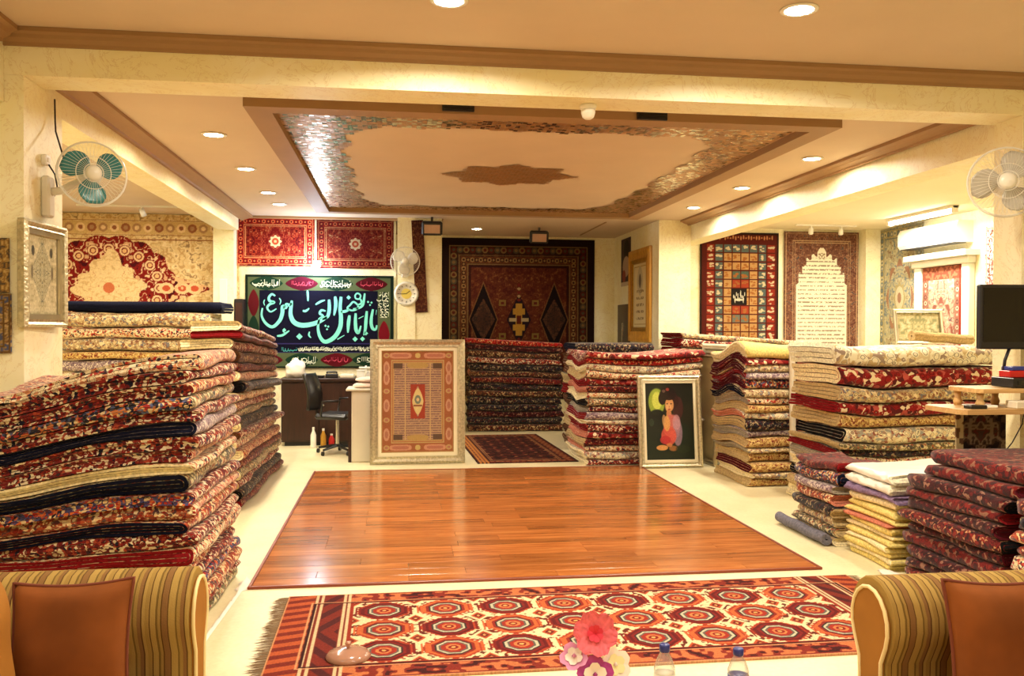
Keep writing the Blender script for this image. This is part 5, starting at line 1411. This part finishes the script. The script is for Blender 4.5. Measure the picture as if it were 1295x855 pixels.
# ------------------------------------------------------------------ sofas
def arm_profile():
    # (y, z) outline of a rolled arm, seat side at -y; z from 0.06 up to 0.68
    pts = []
    pts += [(-0.085, 0.06), (-0.085, 0.30), (-0.088, 0.42)]
    for k in range(13):
        a = radians(205 - 235 * k / 12.0); pts.append((0.135 * cos(a), 0.545 + 0.135 * sin(a)))
    pts += [(0.075, 0.40), (0.07, 0.30), (0.07, 0.06)]
    return pts
def sofa(name, x_arm, y_arm, sx, label):
    """arm end face at x_arm looking towards sx (+1/-1); sofa body runs to -Y"""
    t = thing(name, (x_arm, y_arm, 0), label, 'sofa')
    D = 0.98
    def arm(yc, nm):
        pr = arm_profile(); m = len(pr)
        xs = [0.0, -0.004 * sx] + [-(D * k / 12.0) * sx for k in range(1, 13)]
        vs = []
        for i, x in enumerate(xs):
            sc = 0.985 if i == 0 else 1.0
            for (y, z) in pr: vs.append((x, yc + y * sc, 0.37 + (z - 0.37) * sc))
        fs = [(i * m + j, i * m + (j + 1) % m, (i + 1) * m + (j + 1) % m, (i + 1) * m + j) for i in range(len(xs) - 1) for j in range(m)]
        if sx < 0: fs = [f[::-1] for f in fs]
        mb = MB().add(vs, fs); fr = tuple(range(m)); bk = tuple((len(xs) - 1) * m + k for k in range(m))
        mb.add([vs[k] for k in fr], [tuple(range(m))]); mb.add([vs[k] for k in bk], [tuple(range(m))])
        a = mb.build(nm, M['stripe'], t); sharp(a, 0.7)
        # front panel with piping
        ins = []
        for (y, z) in pr: ins.append((y * 0.80, 0.40 + (z - 0.40) * 0.88))
        ins = [(y, z) for y, z in ins if z > 0.08]
        mb = MB(); k = len(ins)
        mb.add([(0.0, yc + y, z) for y, z in ins] + [(0.012 * sx, yc + y * 0.97, z) for y, z in ins], [tuple(range(k, 2 * k))] + [(i, (i + 1) % k, k + (i + 1) % k, k + i) for i in range(k)])
        p = mb.build('arm_panel', M['orange_f'], a)
        MB().tube([(0.012 * sx, yc + y, z) for y, z in ins], 0.0065, 8, closed=False).build('piping', M['cream_pipe'], a, True)
        return a
    arm(0.0, 'arm')
    W = 1.9
    arm(-W, 'arm')
    # base, seat and back
    MB().rbox(min(-D * sx, -0.03 * sx), max(-D * sx, -0.03 * sx), -W + 0.075, -0.075, 0.06, 0.22, 0.02).build('base', M['stripe'], t)
    x0, x1 = sorted((-0.025 * sx, -0.68 * sx))
    for k in range(2):
        yy0 = -W + 0.09 + k * (W - 0.18) / 2; yy1 = yy0 + (W - 0.18) / 2 - 0.005
        mb = MB().rbox(x0, x1, yy0, yy1, 0.22, 0.355, 0.035); o = mb.build('seat_cushion', M['orange_f'], t)
        bv = o.modifiers.new('b', 'BEVEL'); bv.width = 0.02; bv.segments = 3; sharp(o, 1.2)
    x0, x1 = sorted((-0.68 * sx, -1.0 * sx))
    o = MB().rbox(x0, x1, -W + 0.02, -0.02, 0.06, 0.76, 0.05).build('backrest', M['stripe'], t); bv = o.modifiers.new('b', 'BEVEL'); bv.width = 0.03; bv.segments = 3
    for ax in (-0.07, -D + 0.07):
        for ay in (-0.0, -W): MB().lathe([(0.022, 0), (0.03, 0.06)], 12, c=(ax * sx, ay, 0)).build('foot', M['wood_dark'], t)
    return t
sofa('sofa', -0.675, 3.09, 1, 'olive striped rolled-arm sofa in front of the navy-banded stack')
sofa('sofa', 1.575, 2.70, -1, 'olive striped rolled-arm sofa in front of the maroon stack')

def cushion(name, loc, w, h, d, rot, mat, pipe, label, seed=1):
    t = thing(name, loc, label, 'cushion', rot=rot)
    n = 22; vs = []; r = random.Random(seed)
    def P_(u, v, s):
        # pinched corners, puffed middle
        ex = 1 - 0.07 * (1 - abs(v) ** 2) * 1.0; ez = 1 - 0.09 * (1 - abs(u) ** 2)
        th = d / 2 * ((1 - u ** 4) * (1 - v ** 4)) ** 0.55
        th *= 1 + 0.06 * sin(u * 4 + seed) + 0.05 * sin(v * 5 + seed * 2)
        return (u * w / 2 * ex, s * th, h / 2 + v * h / 2 * ez)
    fs = []
    for s in (-1, 1):
        b = len(vs)
        for i in range(n + 1):
            for j in range(n + 1): vs.append(P_(-1 + 2 * i / n, -1 + 2 * j / n, s))
        for i in range(n):
            for j in range(n):
                q = (b + i * (n + 1) + j, b + (i + 1) * (n + 1) + j, b + (i + 1) * (n + 1) + j + 1, b + i * (n + 1) + j + 1)
                fs.append(q if s < 0 else q[::-1])
    MB().add(vs, fs).build('cover', mat, t, True)
    e = [P_(-1 + 2 * i / n, -1, 1) for i in range(n)] + [P_(1, -1 + 2 * i / n, 1) for i in range(n)] + [P_(1 - 2 * i / n, 1, 1) for i in range(n)] + [P_(-1, 1 - 2 * i / n, 1) for i in range(n)]
    MB().tube([(a, 0, c_) for a, b_, c_ in e], 0.006, 8, closed=True).build('piping', pipe, t, True)
    return t
cushion('throw_cushion', (-0.965, 2.72, 0.366), 0.34, 0.37, 0.15, (radians(-13), 0, radians(4)), M['rust'], M['rust_pipe'], 'square rust velvet cushion on the sofa before the navy-banded stack', 1)
cushion('throw_cushion', (-1.175, 2.46, 0.374), 0.42, 0.42, 0.24, (radians(-4), 0, radians(72)), M['orange_f'], M['rust_pipe'], 'ochre cushion cut off by the picture edge beside the rust cushion', 2)
cushion('throw_cushion', (1.83, 2.36, 0.366), 0.36, 0.38, 0.15, (radians(-12), 0, radians(-6)), M['rust'], M['rust_pipe'], 'square rust velvet cushion on the sofa before the maroon stack', 3)

# ------------------------------------------------------------------ coffee table with bottles, flowers
t = thing('coffee_table', (0.8, 1.95, 0), 'low wooden coffee table carrying the bottles and flowers', 'table')
MB().rbox(-0.55, 0.55, -0.6, 0.66, 0.325, 0.36, 0.008).build('tabletop', M['wood_light'], t)
for a in (-0.48, 0.48):
    for b in (-0.53, 0.58): MB().rbox(a - 0.03, a + 0.03, b - 0.03, b + 0.03, 0, 0.325, 0.004).build('leg', M['wood_dark'], t)
def bottle(x, y, z, label, H=0.215, R=0.031, water=0.0, lab=False):
    t = thing('water_bottle', (x, y, z), label, 'bottle', group='small water bottles on the coffee table')
    k = H / 0.215
    pr = [(0.0, 0.002), (0.024, 0.0), (R, 0.008), (R, 0.05)]
    for i in range(5): pr += [(R - 0.0025, 0.055 + i * 0.017), (R, 0.062 + i * 0.017)]
    pr += [(R, 0.14), (R - 0.004, 0.152), (0.022, 0.168), (0.014, 0.182), (0.013, 0.192), (0.0, 0.193)]
    MB().lathe([(r, zz * k) for r, zz in pr], 24).build('bottle_body', M['glass'], t, True)
    MB().lathe([(0.0145, 0.188 * k), (0.0155, 0.19 * k), (0.0155, 0.207 * k), (0.013, 0.21 * k), (0, 0.21 * k)], 20).build('cap', M['blue_pl'], t, True)
    MB().lathe([(R + 0.0006, 0.06 * k), (R + 0.0006, 0.125 * k)], 24).build('label_band', M['blue_pl'] if lab else M['offwhite'], t, True)
bottle(0.790, 2.48, 0.36, 'clear water bottle with blue cap, the one closer to the flowers', lab=False)
bottle(1.010, 2.46, 0.36, 'clear water bottle with blue cap and blue label, away from the flowers', H=0.20, lab=True)

def flowers():
    X, Y = 0.53, 2.28
    t = thing('flower_arrangement', (X, Y, 0.36), 'artificial flower arrangement with a pink bloom and purple white orchids', 'flowers')
    MB().lathe([(0.0, 0.0), (0.045, 0), (0.06, 0.03), (0.062, 0.07), (0.045, 0.11), (0.05, 0.12), (0.042, 0.12), (0.036, 0.1), (0, 0.09)], 24).build('vase', M['cloth_white'], t, True)
    pink = plain('pink_petal', hx(240, 110, 124), 0.6, var=0.15, scale=60); dpink = plain('deep_pink_petal', hx(226, 60, 84), 0.6)
    purple = plain('purple_petal', hx(176, 60, 150), 0.6, var=0.2, scale=60); wht = plain('white_petal', hx(246, 236, 226), 0.6); cream = plain('cream_petal', hx(236, 232, 176), 0.6)
    green = plain('leaf_green', hx(130, 160, 50), 0.6, var=0.2, scale=30); lil = plain('lilac_petal', hx(226, 150, 196), 0.6, var=0.1)
    def petal(c, d, up, L, W_, cup, mat, name='petal', ruf=0.0, tip=None):
        d = Vector(d).normalized(); up = Vector(up); up = (up - d * up.dot(d)).normalized(); s = d.cross(up); c = Vector(c)
        n, m = 7, 4; vs = []
        for i in range(n + 1):
            f = i / n
            wd = W_ * sin(pi * (0.08 + 0.80 * f)) ** 0.8 
            for j in range(-m, m + 1):
                u = j / m
                vs.append(c + d * (L * f) + s * (u * wd) + up * (cup * f * f * L + 0.25 * cup * abs(u) * wd + ruf * sin(u * 9 + f * 7) * f))
        k = 2 * m + 1
        fs = [(i * k + j, i * k + j + 1, (i + 1) * k + j + 1, (i + 1) * k + j) for i in range(n) for j in range(k - 1)]
        mb = MB().add(vs, fs); return mb.build(name, mat, t, True)
    # pink bloom facing the camera
    cc = Vector((0.0, -0.01, 0.325)); fwd = Vector((-0.15, -1, 0.35)).normalized()
    sx = fwd.cross(Vector((0, 0, 1))).normalized(); sz = sx.cross(fwd)
    for k in range(6):
        a = 2 * pi * k / 6 + 0.2; d = sx * cos(a) + sz * sin(a) + fwd * 0.25
        petal(cc, d, fwd, 0.062, 0.030, 0.12, pink, ruf=0.004)
    for k in range(7):
        a = 2 * pi * k / 7; d = sx * cos(a) + sz * sin(a) + fwd * 1.0
        petal(cc, d, fwd, 0.028, 0.010, -0.1, dpink)
    MB().tube([Vector((0, 0, 0.10)), Vector((0.01, 0, 0.2)), cc - fwd * 0.005], 0.003, 6).build('stem', green, t)
    def orchid(cc, fwd, R, cols, rot=0.3):
        cc = Vector(cc); fwd = Vector(fwd).normalized(); sx = fwd.cross(Vector((0, 0, 1))).normalized(); sz = sx.cross(fwd)
        for k in range(5):
            a = 2 * pi * k / 5 + rot; d = sx * cos(a) + sz * sin(a) + fwd * 0.15
            petal(cc, d, fwd, R, R * 0.5, 0.05, cols[0]); petal(cc + fwd * 0.003, d, fwd, R * 0.62, R * 0.3, 0.05, cols[1])
        MB().lathe([(0, -0.006), (0.007, 0), (0, 0.008)], 10, c=tuple(cc + fwd * 0.006)).build('flower_centre', cols[0], t, True)
        MB().tube([Vector((0, 0, 0.10)), (cc + Vector((0, 0, 0.1))) / 2 + Vector((0, 0.01, 0)), cc - fwd * 0.004], 0.0025, 6).build('stem', green, t)
    orchid((-0.005, -0.035, 0.225), (-0.1, -1, 0.3), 0.050, (purple, wht))
    orchid((-0.055, -0.01, 0.265), (-0.4, -0.7, 0.7), 0.040, (lil, wht), 0.9)
    orchid((0.058, 0.0, 0.235), (0.2, -1, 0.4), 0.045, (wht, cream), 0.1)
    orchid((0.035, 0.02, 0.272), (0.2, -0.8, 0.6), 0.032, (cream, cream), 0.6)
    for (dx, dz, L) in ((-0.9, 0.5, 0.11), (-0.7, 0.2, 0.10), (-1.0, 0.05, 0.09), (0.9, 0.4, 0.10), (0.6, 0.1, 0.09), (0.1, 0.9, 0.08)):
        petal((dx * 0.02, 0.0, 0.15), (dx, -0.2, dz + 0.3), (0, -0.4, 1), L, 0.026, -0.2, green, 'leaf')
flowers()
t = thing('glass_lid', (-0.21, 3.98, 0.012), 'round frosted pink glass lid with knob lying on the tribal rug', 'lid')
MB().lathe([(0.10, 0.0), (0.102, 0.008), (0.09, 0.024), (0.06, 0.036), (0.02, 0.042), (0.0, 0.043)], 32).build('lid_dome', M['pinkglass'], t, True)
MB().lathe([(0.008, 0.040), (0.007, 0.052), (0.015, 0.062), (0.012, 0.072), (0, 0.075)], 16).build('knob', M['pinkglass'], t, True)

# ------------------------------------------------------------------ television corner
t = thing('television', (3.93, 4.93, 1.385), 'black flat television mounted on the near column', 'television', rz=radians(-6))
MB().rbox(-0.355, 0.355, -0.03, 0.02, 0, 0.40, 0.008).build('casing', M['black'], t)
MB().box(-0.335, 0.335, -0.0325, -0.0295, 0.045, 0.38).build('screen', M['screen'], t)
MB().box(-0.07, -0.015, -0.034, -0.03, 0.018, 0.026).build('badge', M['chrome'], t)
MB().rbox(0.08, 0.24, 0.02, 0.06, 0.10, 0.30, 0.005).build('mount_plate', M['black'], t)
MB().tube([(0.16, 0.05, 0.2), (0.18, 0.20, 0.2)], 0.02, 8).build('mount_arm', M['black'], t)
MB().tube([(-0.15, -0.005, 0.02), (-0.18, 0.0, -0.07), (-0.19, 0.0, -0.15)], 0.01, 8).build('cable', M['black'], t, True)
t = thing('media_table', (3.72, 4.86, 0), 'light beech wood media table with raised shelf under the television', 'table')
MB().prism([(-0.44, -0.13), (-0.40, -0.17), (0.62, -0.17), (0.62, 0.22), (-0.40, 0.22), (-0.44, 0.18)], 1.005, 1.035).build('tabletop', M['wood_light'], t)
MB().prism([(-0.27, -0.06), (-0.24, -0.09), (0.62, -0.09), (0.62, 0.24), (-0.24, 0.24), (-0.27, 0.20)], 1.125, 1.15).build('raised_shelf', M['wood_light'], t)
for a, b in ((-0.22, -0.03), (0.02, 0.16), (-0.22, 0.18), (0.55, 0.18)):
    MB().lathe([(0.022, 1.035), (0.028, 1.06), (0.018, 1.085), (0.024, 1.125)], 14, c=(a, b, 0)).build('shelf_post', M['wood_light'], t, True)
for a in (0.46, 0.58):
    MB().rbox(a - 0.02, a + 0.02, 0.16, 0.20, 0, 1.005, 0.004).build('leg', M['wood_light'], t)
MB().rbox(0.44, 0.60, -0.02, 0.02, 0.0, 1.005, 0.004).build('leg', M['wood_light'], t)
t = thing('video_recorder', (3.88, 4.92, 1.15), 'flat black recorder box on the raised shelf below the television', 'recorder')
MB().rbox(-0.17, 0.17, -0.10, 0.10, 0.004, 0.062, 0.004).build('casing', M['black'], t)
MB().box(-0.14, 0.14, -0.103, -0.099, 0.02, 0.045).build('front_panel', M['screen'], t)
for a in (-0.14, 0.14): MB().box(a - 0.012, a + 0.012, -0.08, -0.06, 0, 0.005).build('foot', M['black'], t)
for nm, mt, x, z, w_, h_, lb in (('red_box', 'red_pl', 3.79, 1.2125, 0.13, 0.042, 'small bright red box on the black recorder'), ('dark_box', 'black', 3.96, 1.2125, 0.18, 0.035, 'small black box beside the red box on the recorder'), ('blue_box', 'blue_pl', 3.80, 1.2548, 0.12, 0.025, 'thin blue box on top of the red box')):
    o = MB().rbox(-w_ / 2, w_ / 2, -0.05, 0.05, 0, h_, 0.004).build(nm, M[mt]); o.location = (x, 4.92, z); tag(o, lb, 'box')
for k, (x, y, w_, d_, h_, mt, lb) in enumerate(((3.42, 4.76, 0.11, 0.07, 0.022, 'black', 'small black remote holder at the end of the media table'), (3.52, 4.80, 0.10, 0.08, 0.018, 'white', 'white adapter beside the black remote holder on the media table'), (3.80, 4.76, 0.30, 0.10, 0.045, 'offwhite', 'long pale set-top box on the lower media tabletop'))):
    o = MB().rbox(-w_ / 2, w_ / 2, -d_ / 2, d_ / 2, 0, h_, 0.005).build(('remote_holder', 'power_adapter', 'set_top_box')[k], M[mt]); o.location = (x, y, 1.035); tag(o, lb, ('remote', 'adapter', 'set-top box')[k])
o = MB().rbox(-0.07, 0.07, -0.012, 0.012, 0, 0.014, 0.004).build('remote_control', M['black']); o.location = (3.80, 4.755, 1.08); o.rotation_euler = (0, 0, 0.2); tag(o, 'black remote control lying on the pale set-top box', 'remote')
# bundle of dark patterned cloth hanging below the table (standing folded textiles)
def bundle():
    mb = MB(); n = 40; m = 10; vs = []
    for j in range(m + 1):
        z = 0.0 + 0.985 * j / m
        for i in range(n):
            a = 2 * pi * i / n
            rr = 1.0 + 0.10 * sin(5 * a + j * 0.4) + 0.06 * sin(11 * a)
            q = (1 - 0.12 * abs(j / m - 0.5))
            vs.append((0.165 * rr * q * cos(a), 0.12 * rr * q * sin(a), z))
    fs = [(j * n + i, j * n + (i + 1) % n, (j + 1) * n + (i + 1) % n, (j + 1) * n + i) for j in range(m) for i in range(n)] + [tuple(range(n))[::-1], tuple(m * n + k for k in range(n))]
    o = mb.add(vs, fs).build('textile_bundle', RM['brown'], None, True); o.location = (3.72, 4.94, 0.02 - 0.02)
    o.location = (3.70, 5.01 - 0.09, 0.0); o.scale = (0.9, 0.5, 1.0)
    tag(o, 'bundle of dark brown patterned textile standing under the media table', 'textile')
o = None
def hanging_cloth():
    # cloth draped from the table's back edge
    c = Canvas(0.34, 0.72, 60, 110, (74, 56, 46)); c.orn(c.inset(0), 9, 0.05, [(40, 30, 28), (130, 110, 90), (96, 40, 34)], [(0.3, 0.45), (0.6, 0.7), (0.75, 0.8)])
    c.put(c.X < -0.12, (196, 180, 140)); c.put((c.X < -0.12) & (c.field(4, 0.04) > 0.6), (110, 80, 60))
    o = c.mesh('draped_cloth', M['weave'], None, 0.02, 0.012, 3); o.location = (3.70, 5.105, 0.27); tag(o, 'dark patterned cloth draped down behind the media table', 'cloth')
hanging_cloth()
mb = MB().tube([(4.02, 5.12, 1.0), (4.0, 5.11, 0.9), (3.93, 5.11, 0.78), (3.86, 5.11, 0.70), (3.84, 5.10, 0.5), (3.84, 5.10, 0.0)], 0.004, 6)
tag(mb.build('power_cable', M['black'], None, True), 'thin black cable hanging on the column below the media table', 'cable')

# ------------------------------------------------------------------ back office corner
t = thing('office_counter', (-0.78, 11.62, 0), 'dark espresso wood counter with cupboard doors below the banner', 'counter')
MB().rbox(-0.66, 0.74, -0.30, 0.30, 0.05, 0.82, 0.004).build('body', M['wood_dark'], t)
MB().rbox(-0.68, 0.76, -0.34, 0.31, 0.82, 0.86, 0.006).build('worktop', M['wood_dark'], t)
MB().box(-0.62, 0.70, -0.27, 0.27, 0, 0.05).build('plinth', M['black'], t)
for k in range(3):
    x = -0.645 + k * 0.465
    d = MB().rbox(x, x + 0.45, -0.318, -0.30, 0.07, 0.80, 0.004).build('door', M['wood_dark'], t)
    hxp = x + (0.40 if k != 1 else 0.05)
    MB().lathe([(0, -0.02), (0.014, -0.014), (0.014, 0), (0.006, 0.012)], 12, M=Matrix.Translation((hxp, -0.33, 0.52)) @ Matrix.Rotation(radians(-90), 4, 'X')).build('knob', M['chrome'], d, True)
# white bag
def lumpy(name, loc, rx, ry, rz_, mat, label, cat, seed=0, amp=0.18):
    mb = MB(); n, m = 22, 14; vs = []
    for j in range(m + 1):
        ph = pi * j / m
        for i in range(n):
            a = 2 * pi * i / n
            d = Vector((sin(ph) * cos(a), sin(ph) * sin(a), cos(ph)))
            k = 1 + amp * mnoise.noise(d * 2.5 + Vector((seed, 0, 0)))
            z = d.z * k
            vs.append((rx * d.x * k, ry * d.y * k, max(0.0, rz_ * (z + 0.75) / 1.75 * 1.0)))
    fs = [(j * n + i, (j + 1) * n + i, (j + 1) * n + (i + 1) % n, j * n + (i + 1) % n) for j in range(m) for i in range(n)]
    o = mb.add(vs, fs).build(name, mat, None, True); o.location = loc; return tag(o, label, cat)
lumpy('carrier_bag', (-1.28, 11.5, 0.86), 0.13, 0.11, 0.22, M['cloth_white'], 'crumpled white plastic bag on the end of the dark counter', 'bag', 2, 0.35)
r = random.Random(3)
items = [('paper_stack', 'paper', -0.98, 0.12, 0.10, 0.02, 'black', 'flat dark folder near the white bag on the counter'), ('telephone', 'telephone', -0.82, 0.16, 0.13, 0.05, 'black', 'black desk telephone in the middle of the dark counter'),
         ('paper_tray', 'tray', -0.62, 0.18, 0.14, 0.04, 'offwhite', 'pale paper tray beside the telephone on the counter'), ('stationery_box', 'box', -0.45, 0.10, 0.12, 0.09, 'white', 'small white box on the counter beside the paper tray'),
         ('stationery_box', 'box', -0.33, 0.10, 0.12, 0.07, 'white', 'low white box at the framed carpet end of the counter'), ('tissue_box', 'tissue box', -0.21, 0.12, 0.10, 0.12, 'cloth_white', 'taller white tissue box at the counter end')]
for nm, ct, x, w_, d_, h_, mt, lb in items:
    t = thing(nm, (x, 11.48, 0.86), lb, ct, rz=r.uniform(-0.2, 0.2))
    MB().rbox(-w_ / 2, w_ / 2, -d_ / 2, d_ / 2, 0, h_, 0.006).build('body', M[mt], t)
    if nm == 'telephone':
        MB().tube([(-0.07, 0, h_ + 0.012), (-0.05, 0, h_ + 0.022), (0.05, 0, h_ + 0.022), (0.07, 0, h_ + 0.012)], 0.013, 8).build('handset', M['black'], t, True)
    elif nm == 'tissue_box':
        MB().prism([(-0.02, -0.004), (0.02, -0.006), (0.026, 0.006), (-0.018, 0.005)], h_, h_ + 0.04).build('tissue', M['white'], t)
    elif nm == 'paper_tray':
        MB().box(-0.08, 0.08, -0.06, 0.06, h_, h_ + 0.008).build('sheet', M['white'], t)
    else: MB().rbox(-w_ / 2 - 0.003, w_ / 2 + 0.003, -d_ / 2 - 0.003, d_ / 2 + 0.003, h_ - 0.004, h_ + 0.010, 0.003).build('lid', M[mt], t)
# white cabinet with folded blanket and lamp-like stand
t = thing('side_cabinet', (-0.29, 10.06, 0), 'cream panelled low cabinet with dark edge beside the framed carpet', 'cabinet')
MB().rbox(-0.20, 0.26, -0.20, 0.24, 0.0, 0.80, 0.012).build('body', M['offwhite'], t)
MB().box(-0.235, -0.20, -0.19, 0.24, 0.0, 0.80).build('edge_panel', M['wood_dark'], t)
MB().rbox(-0.26, 0.28, -0.23, 0.26, 0.80, 0.825, 0.006).build('top', M['offwhite'], t)
lumpy('folded_blanket', (-0.31, 10.0, 0.825), 0.17, 0.14, 0.07, M['cloth_pink'], 'pale pink folded blanket on the cream cabinet', 'blanket', 5, 0.1)
lumpy('folded_blanket', (-0.30, 10.0, 0.893), 0.15, 0.12, 0.06, M['cloth_pink'], 'smaller pale pink cushion on top of the folded blanket', 'cushion', 8, 0.1)
t = thing('counter_stand', (-0.38, 11.36, 0.86), 'thin white stand with crossbar on the dark counter', 'stand')
MB().tube([(0, 0, 0), (0, 0, 0.16)], 0.012, 10).build('post', M['white'], t, True)
MB().rbox(-0.09, 0.09, -0.02, 0.02, 0.12, 0.145, 0.005).build('crossbar', M['white'], t)
MB().lathe([(0.05, 0), (0.05, 0.008), (0.014, 0.014)], 16).build('foot', M['white'], t)
# office chair
t = thing('office_chair', (-0.69, 10.60, 0), 'black office swivel chair beside the cream cabinet', 'chair', rz=radians(70))
for k in range(5):
    a = 2 * pi * k / 5 + 0.3
    l = MB().tube([(0, 0, 0.10), (0.24 * cos(a), 0.24 * sin(a), 0.065)], [0.022, 0.014], 8).build('base_leg', M['black'], t)
    MB().lathe([(0, -0.012), (0.026, -0.012), (0.026, 0.012), (0, 0.012)], 14, M=Matrix.Translation((0.25 * cos(a), 0.25 * sin(a), 0.026)) @ Matrix.Rotation(radians(90), 4, 'X')).build('castor', M['black'], l)
MB().tube([(0, 0, 0.09), (0, 0, 0.42)], 0.022, 12).build('gas_column', M['chrome'], t)
MB().rbox(-0.22, 0.22, -0.21, 0.21, 0.42, 0.49, 0.03).build('seat', M['black'], t)
MB().tube([(0, 0.16, 0.43), (0, 0.27, 0.47), (0, 0.27, 0.62)], 0.018, 8).build('back_bar', M['black'], t)
mb = MB(); vs = []; n = 12
for j in range(n + 1):
    for i in range(n + 1):
        u, v = -1 + 2 * i / n, j / n
        vs.append((u * 0.19 * (1 - 0.18 * v ** 3), 0.24 - 0.05 * u * u * -1 + 0.07 * v - 0.04 * sin(pi * v), 0.52 + 0.44 * v))
fs = [(j * (n + 1) + i, j * (n + 1) + i + 1, (j + 1) * (n + 1) + i + 1, (j + 1) * (n + 1) + i) for j in range(n) for i in range(n)]
o = mb.add(vs, fs).build('backrest', M['black'], t, True); s_ = o.modifiers.new('s', 'SOLIDIFY'); s_.thickness = 0.04
for sx in (-1, 1): MB().tube([(sx * 0.2, 0.12, 0.46), (sx * 0.25, 0.10, 0.48), (sx * 0.25, 0.08, 0.64), (sx * 0.24, -0.12, 0.65)], 0.014, 8).build('armrest', M['black'], t, True)
# bottles on the floor before the counter
for x, y, mt, lb in ((-1.02, 11.12, 'white', 'white plastic bottle on the floor before the dark counter'), (-0.90, 11.14, 'gold', 'amber bottle on the floor beside the white bottle'), (-0.80, 11.16, 'red_pl', 'short reddish bottle on the floor near the office chair')):
    hh = {'white': 0.26, 'gold': 0.24, 'red_pl': 0.17}[mt]
    t = thing('floor_bottle', (x, y, 0), lb, 'bottle')
    MB().lathe([(0, 0), (0.034, 0), (0.036, 0.01), (0.036, hh * 0.62), (0.016, hh * 0.82), (0.014, hh * 0.9)], 18).build('bottle_body', M[mt], t, True)
    MB().lathe([(0.016, hh * 0.88), (0.016, hh), (0, hh)], 14).build('cap', M['white'], t)
# switch plate and dark opening left of the banner
c = Canvas(0.10, 0.36, 20, 50, (226, 226, 220)); c.put(c.inset(0.012), (206, 214, 214))
o = c.mesh('notice_card', M['paper'], None, 0, 0.006); o.location = (-2.23, 11.745, 1.78); tag(o, 'narrow pale framed notice on the column beside the banner', 'notice')
t = thing('dark_locker', (-2.03, 11.90, 0), 'dark locker edge standing between column and banner', 'locker')
MB().rbox(-0.06, 0.05, -0.15, 0.09, 0, 1.88, 0.005).build('locker_body', M['black'], t)
MB().box(-0.05, 0.04, -0.156, -0.15, 0.05, 1.83).build('door', M['wood_dark'], t)
# crumpled clear wrap at stack foot

# clear wrap strip at the foot of the navy-banded stack, white sheet under the maroon stack
mb = MB(); r = random.Random(8); pv = []; n = 26
for k in range(n + 1):
    f = k / n; x = -0.868 - 0.04 * f; y = 5.28 - 1.0 * f
    w_ = 0.012 + (0.03 if k < 5 else 0.0) * abs(sin(k * 1.3))
    pv += [(x - w_, y, 0.002), (x, y + r.uniform(-0.01, 0.01), 0.008 + r.uniform(0, 0.014) + (0.015 if k < 5 else 0)), (x + w_, y, 0.002)]
mb.add(pv, [q for k in range(n) for q in ((3 * k, 3 * k + 1, 3 * k + 4, 3 * k + 3), (3 * k + 1, 3 * k + 2, 3 * k + 5, 3 * k + 4))])
tag(mb.build('plastic_wrap', M['cloth_white'], None, True), 'crumpled strip of clear wrap along the foot of the navy-banded stack', 'wrap')
lumpy('floor_sheet', (2.99, 4.90, 0.0), 0.05, 0.14, 0.03, M['cloth_white'], 'small white sheet poking out at the foot of the maroon stack', 'sheet', 4, 0.3)
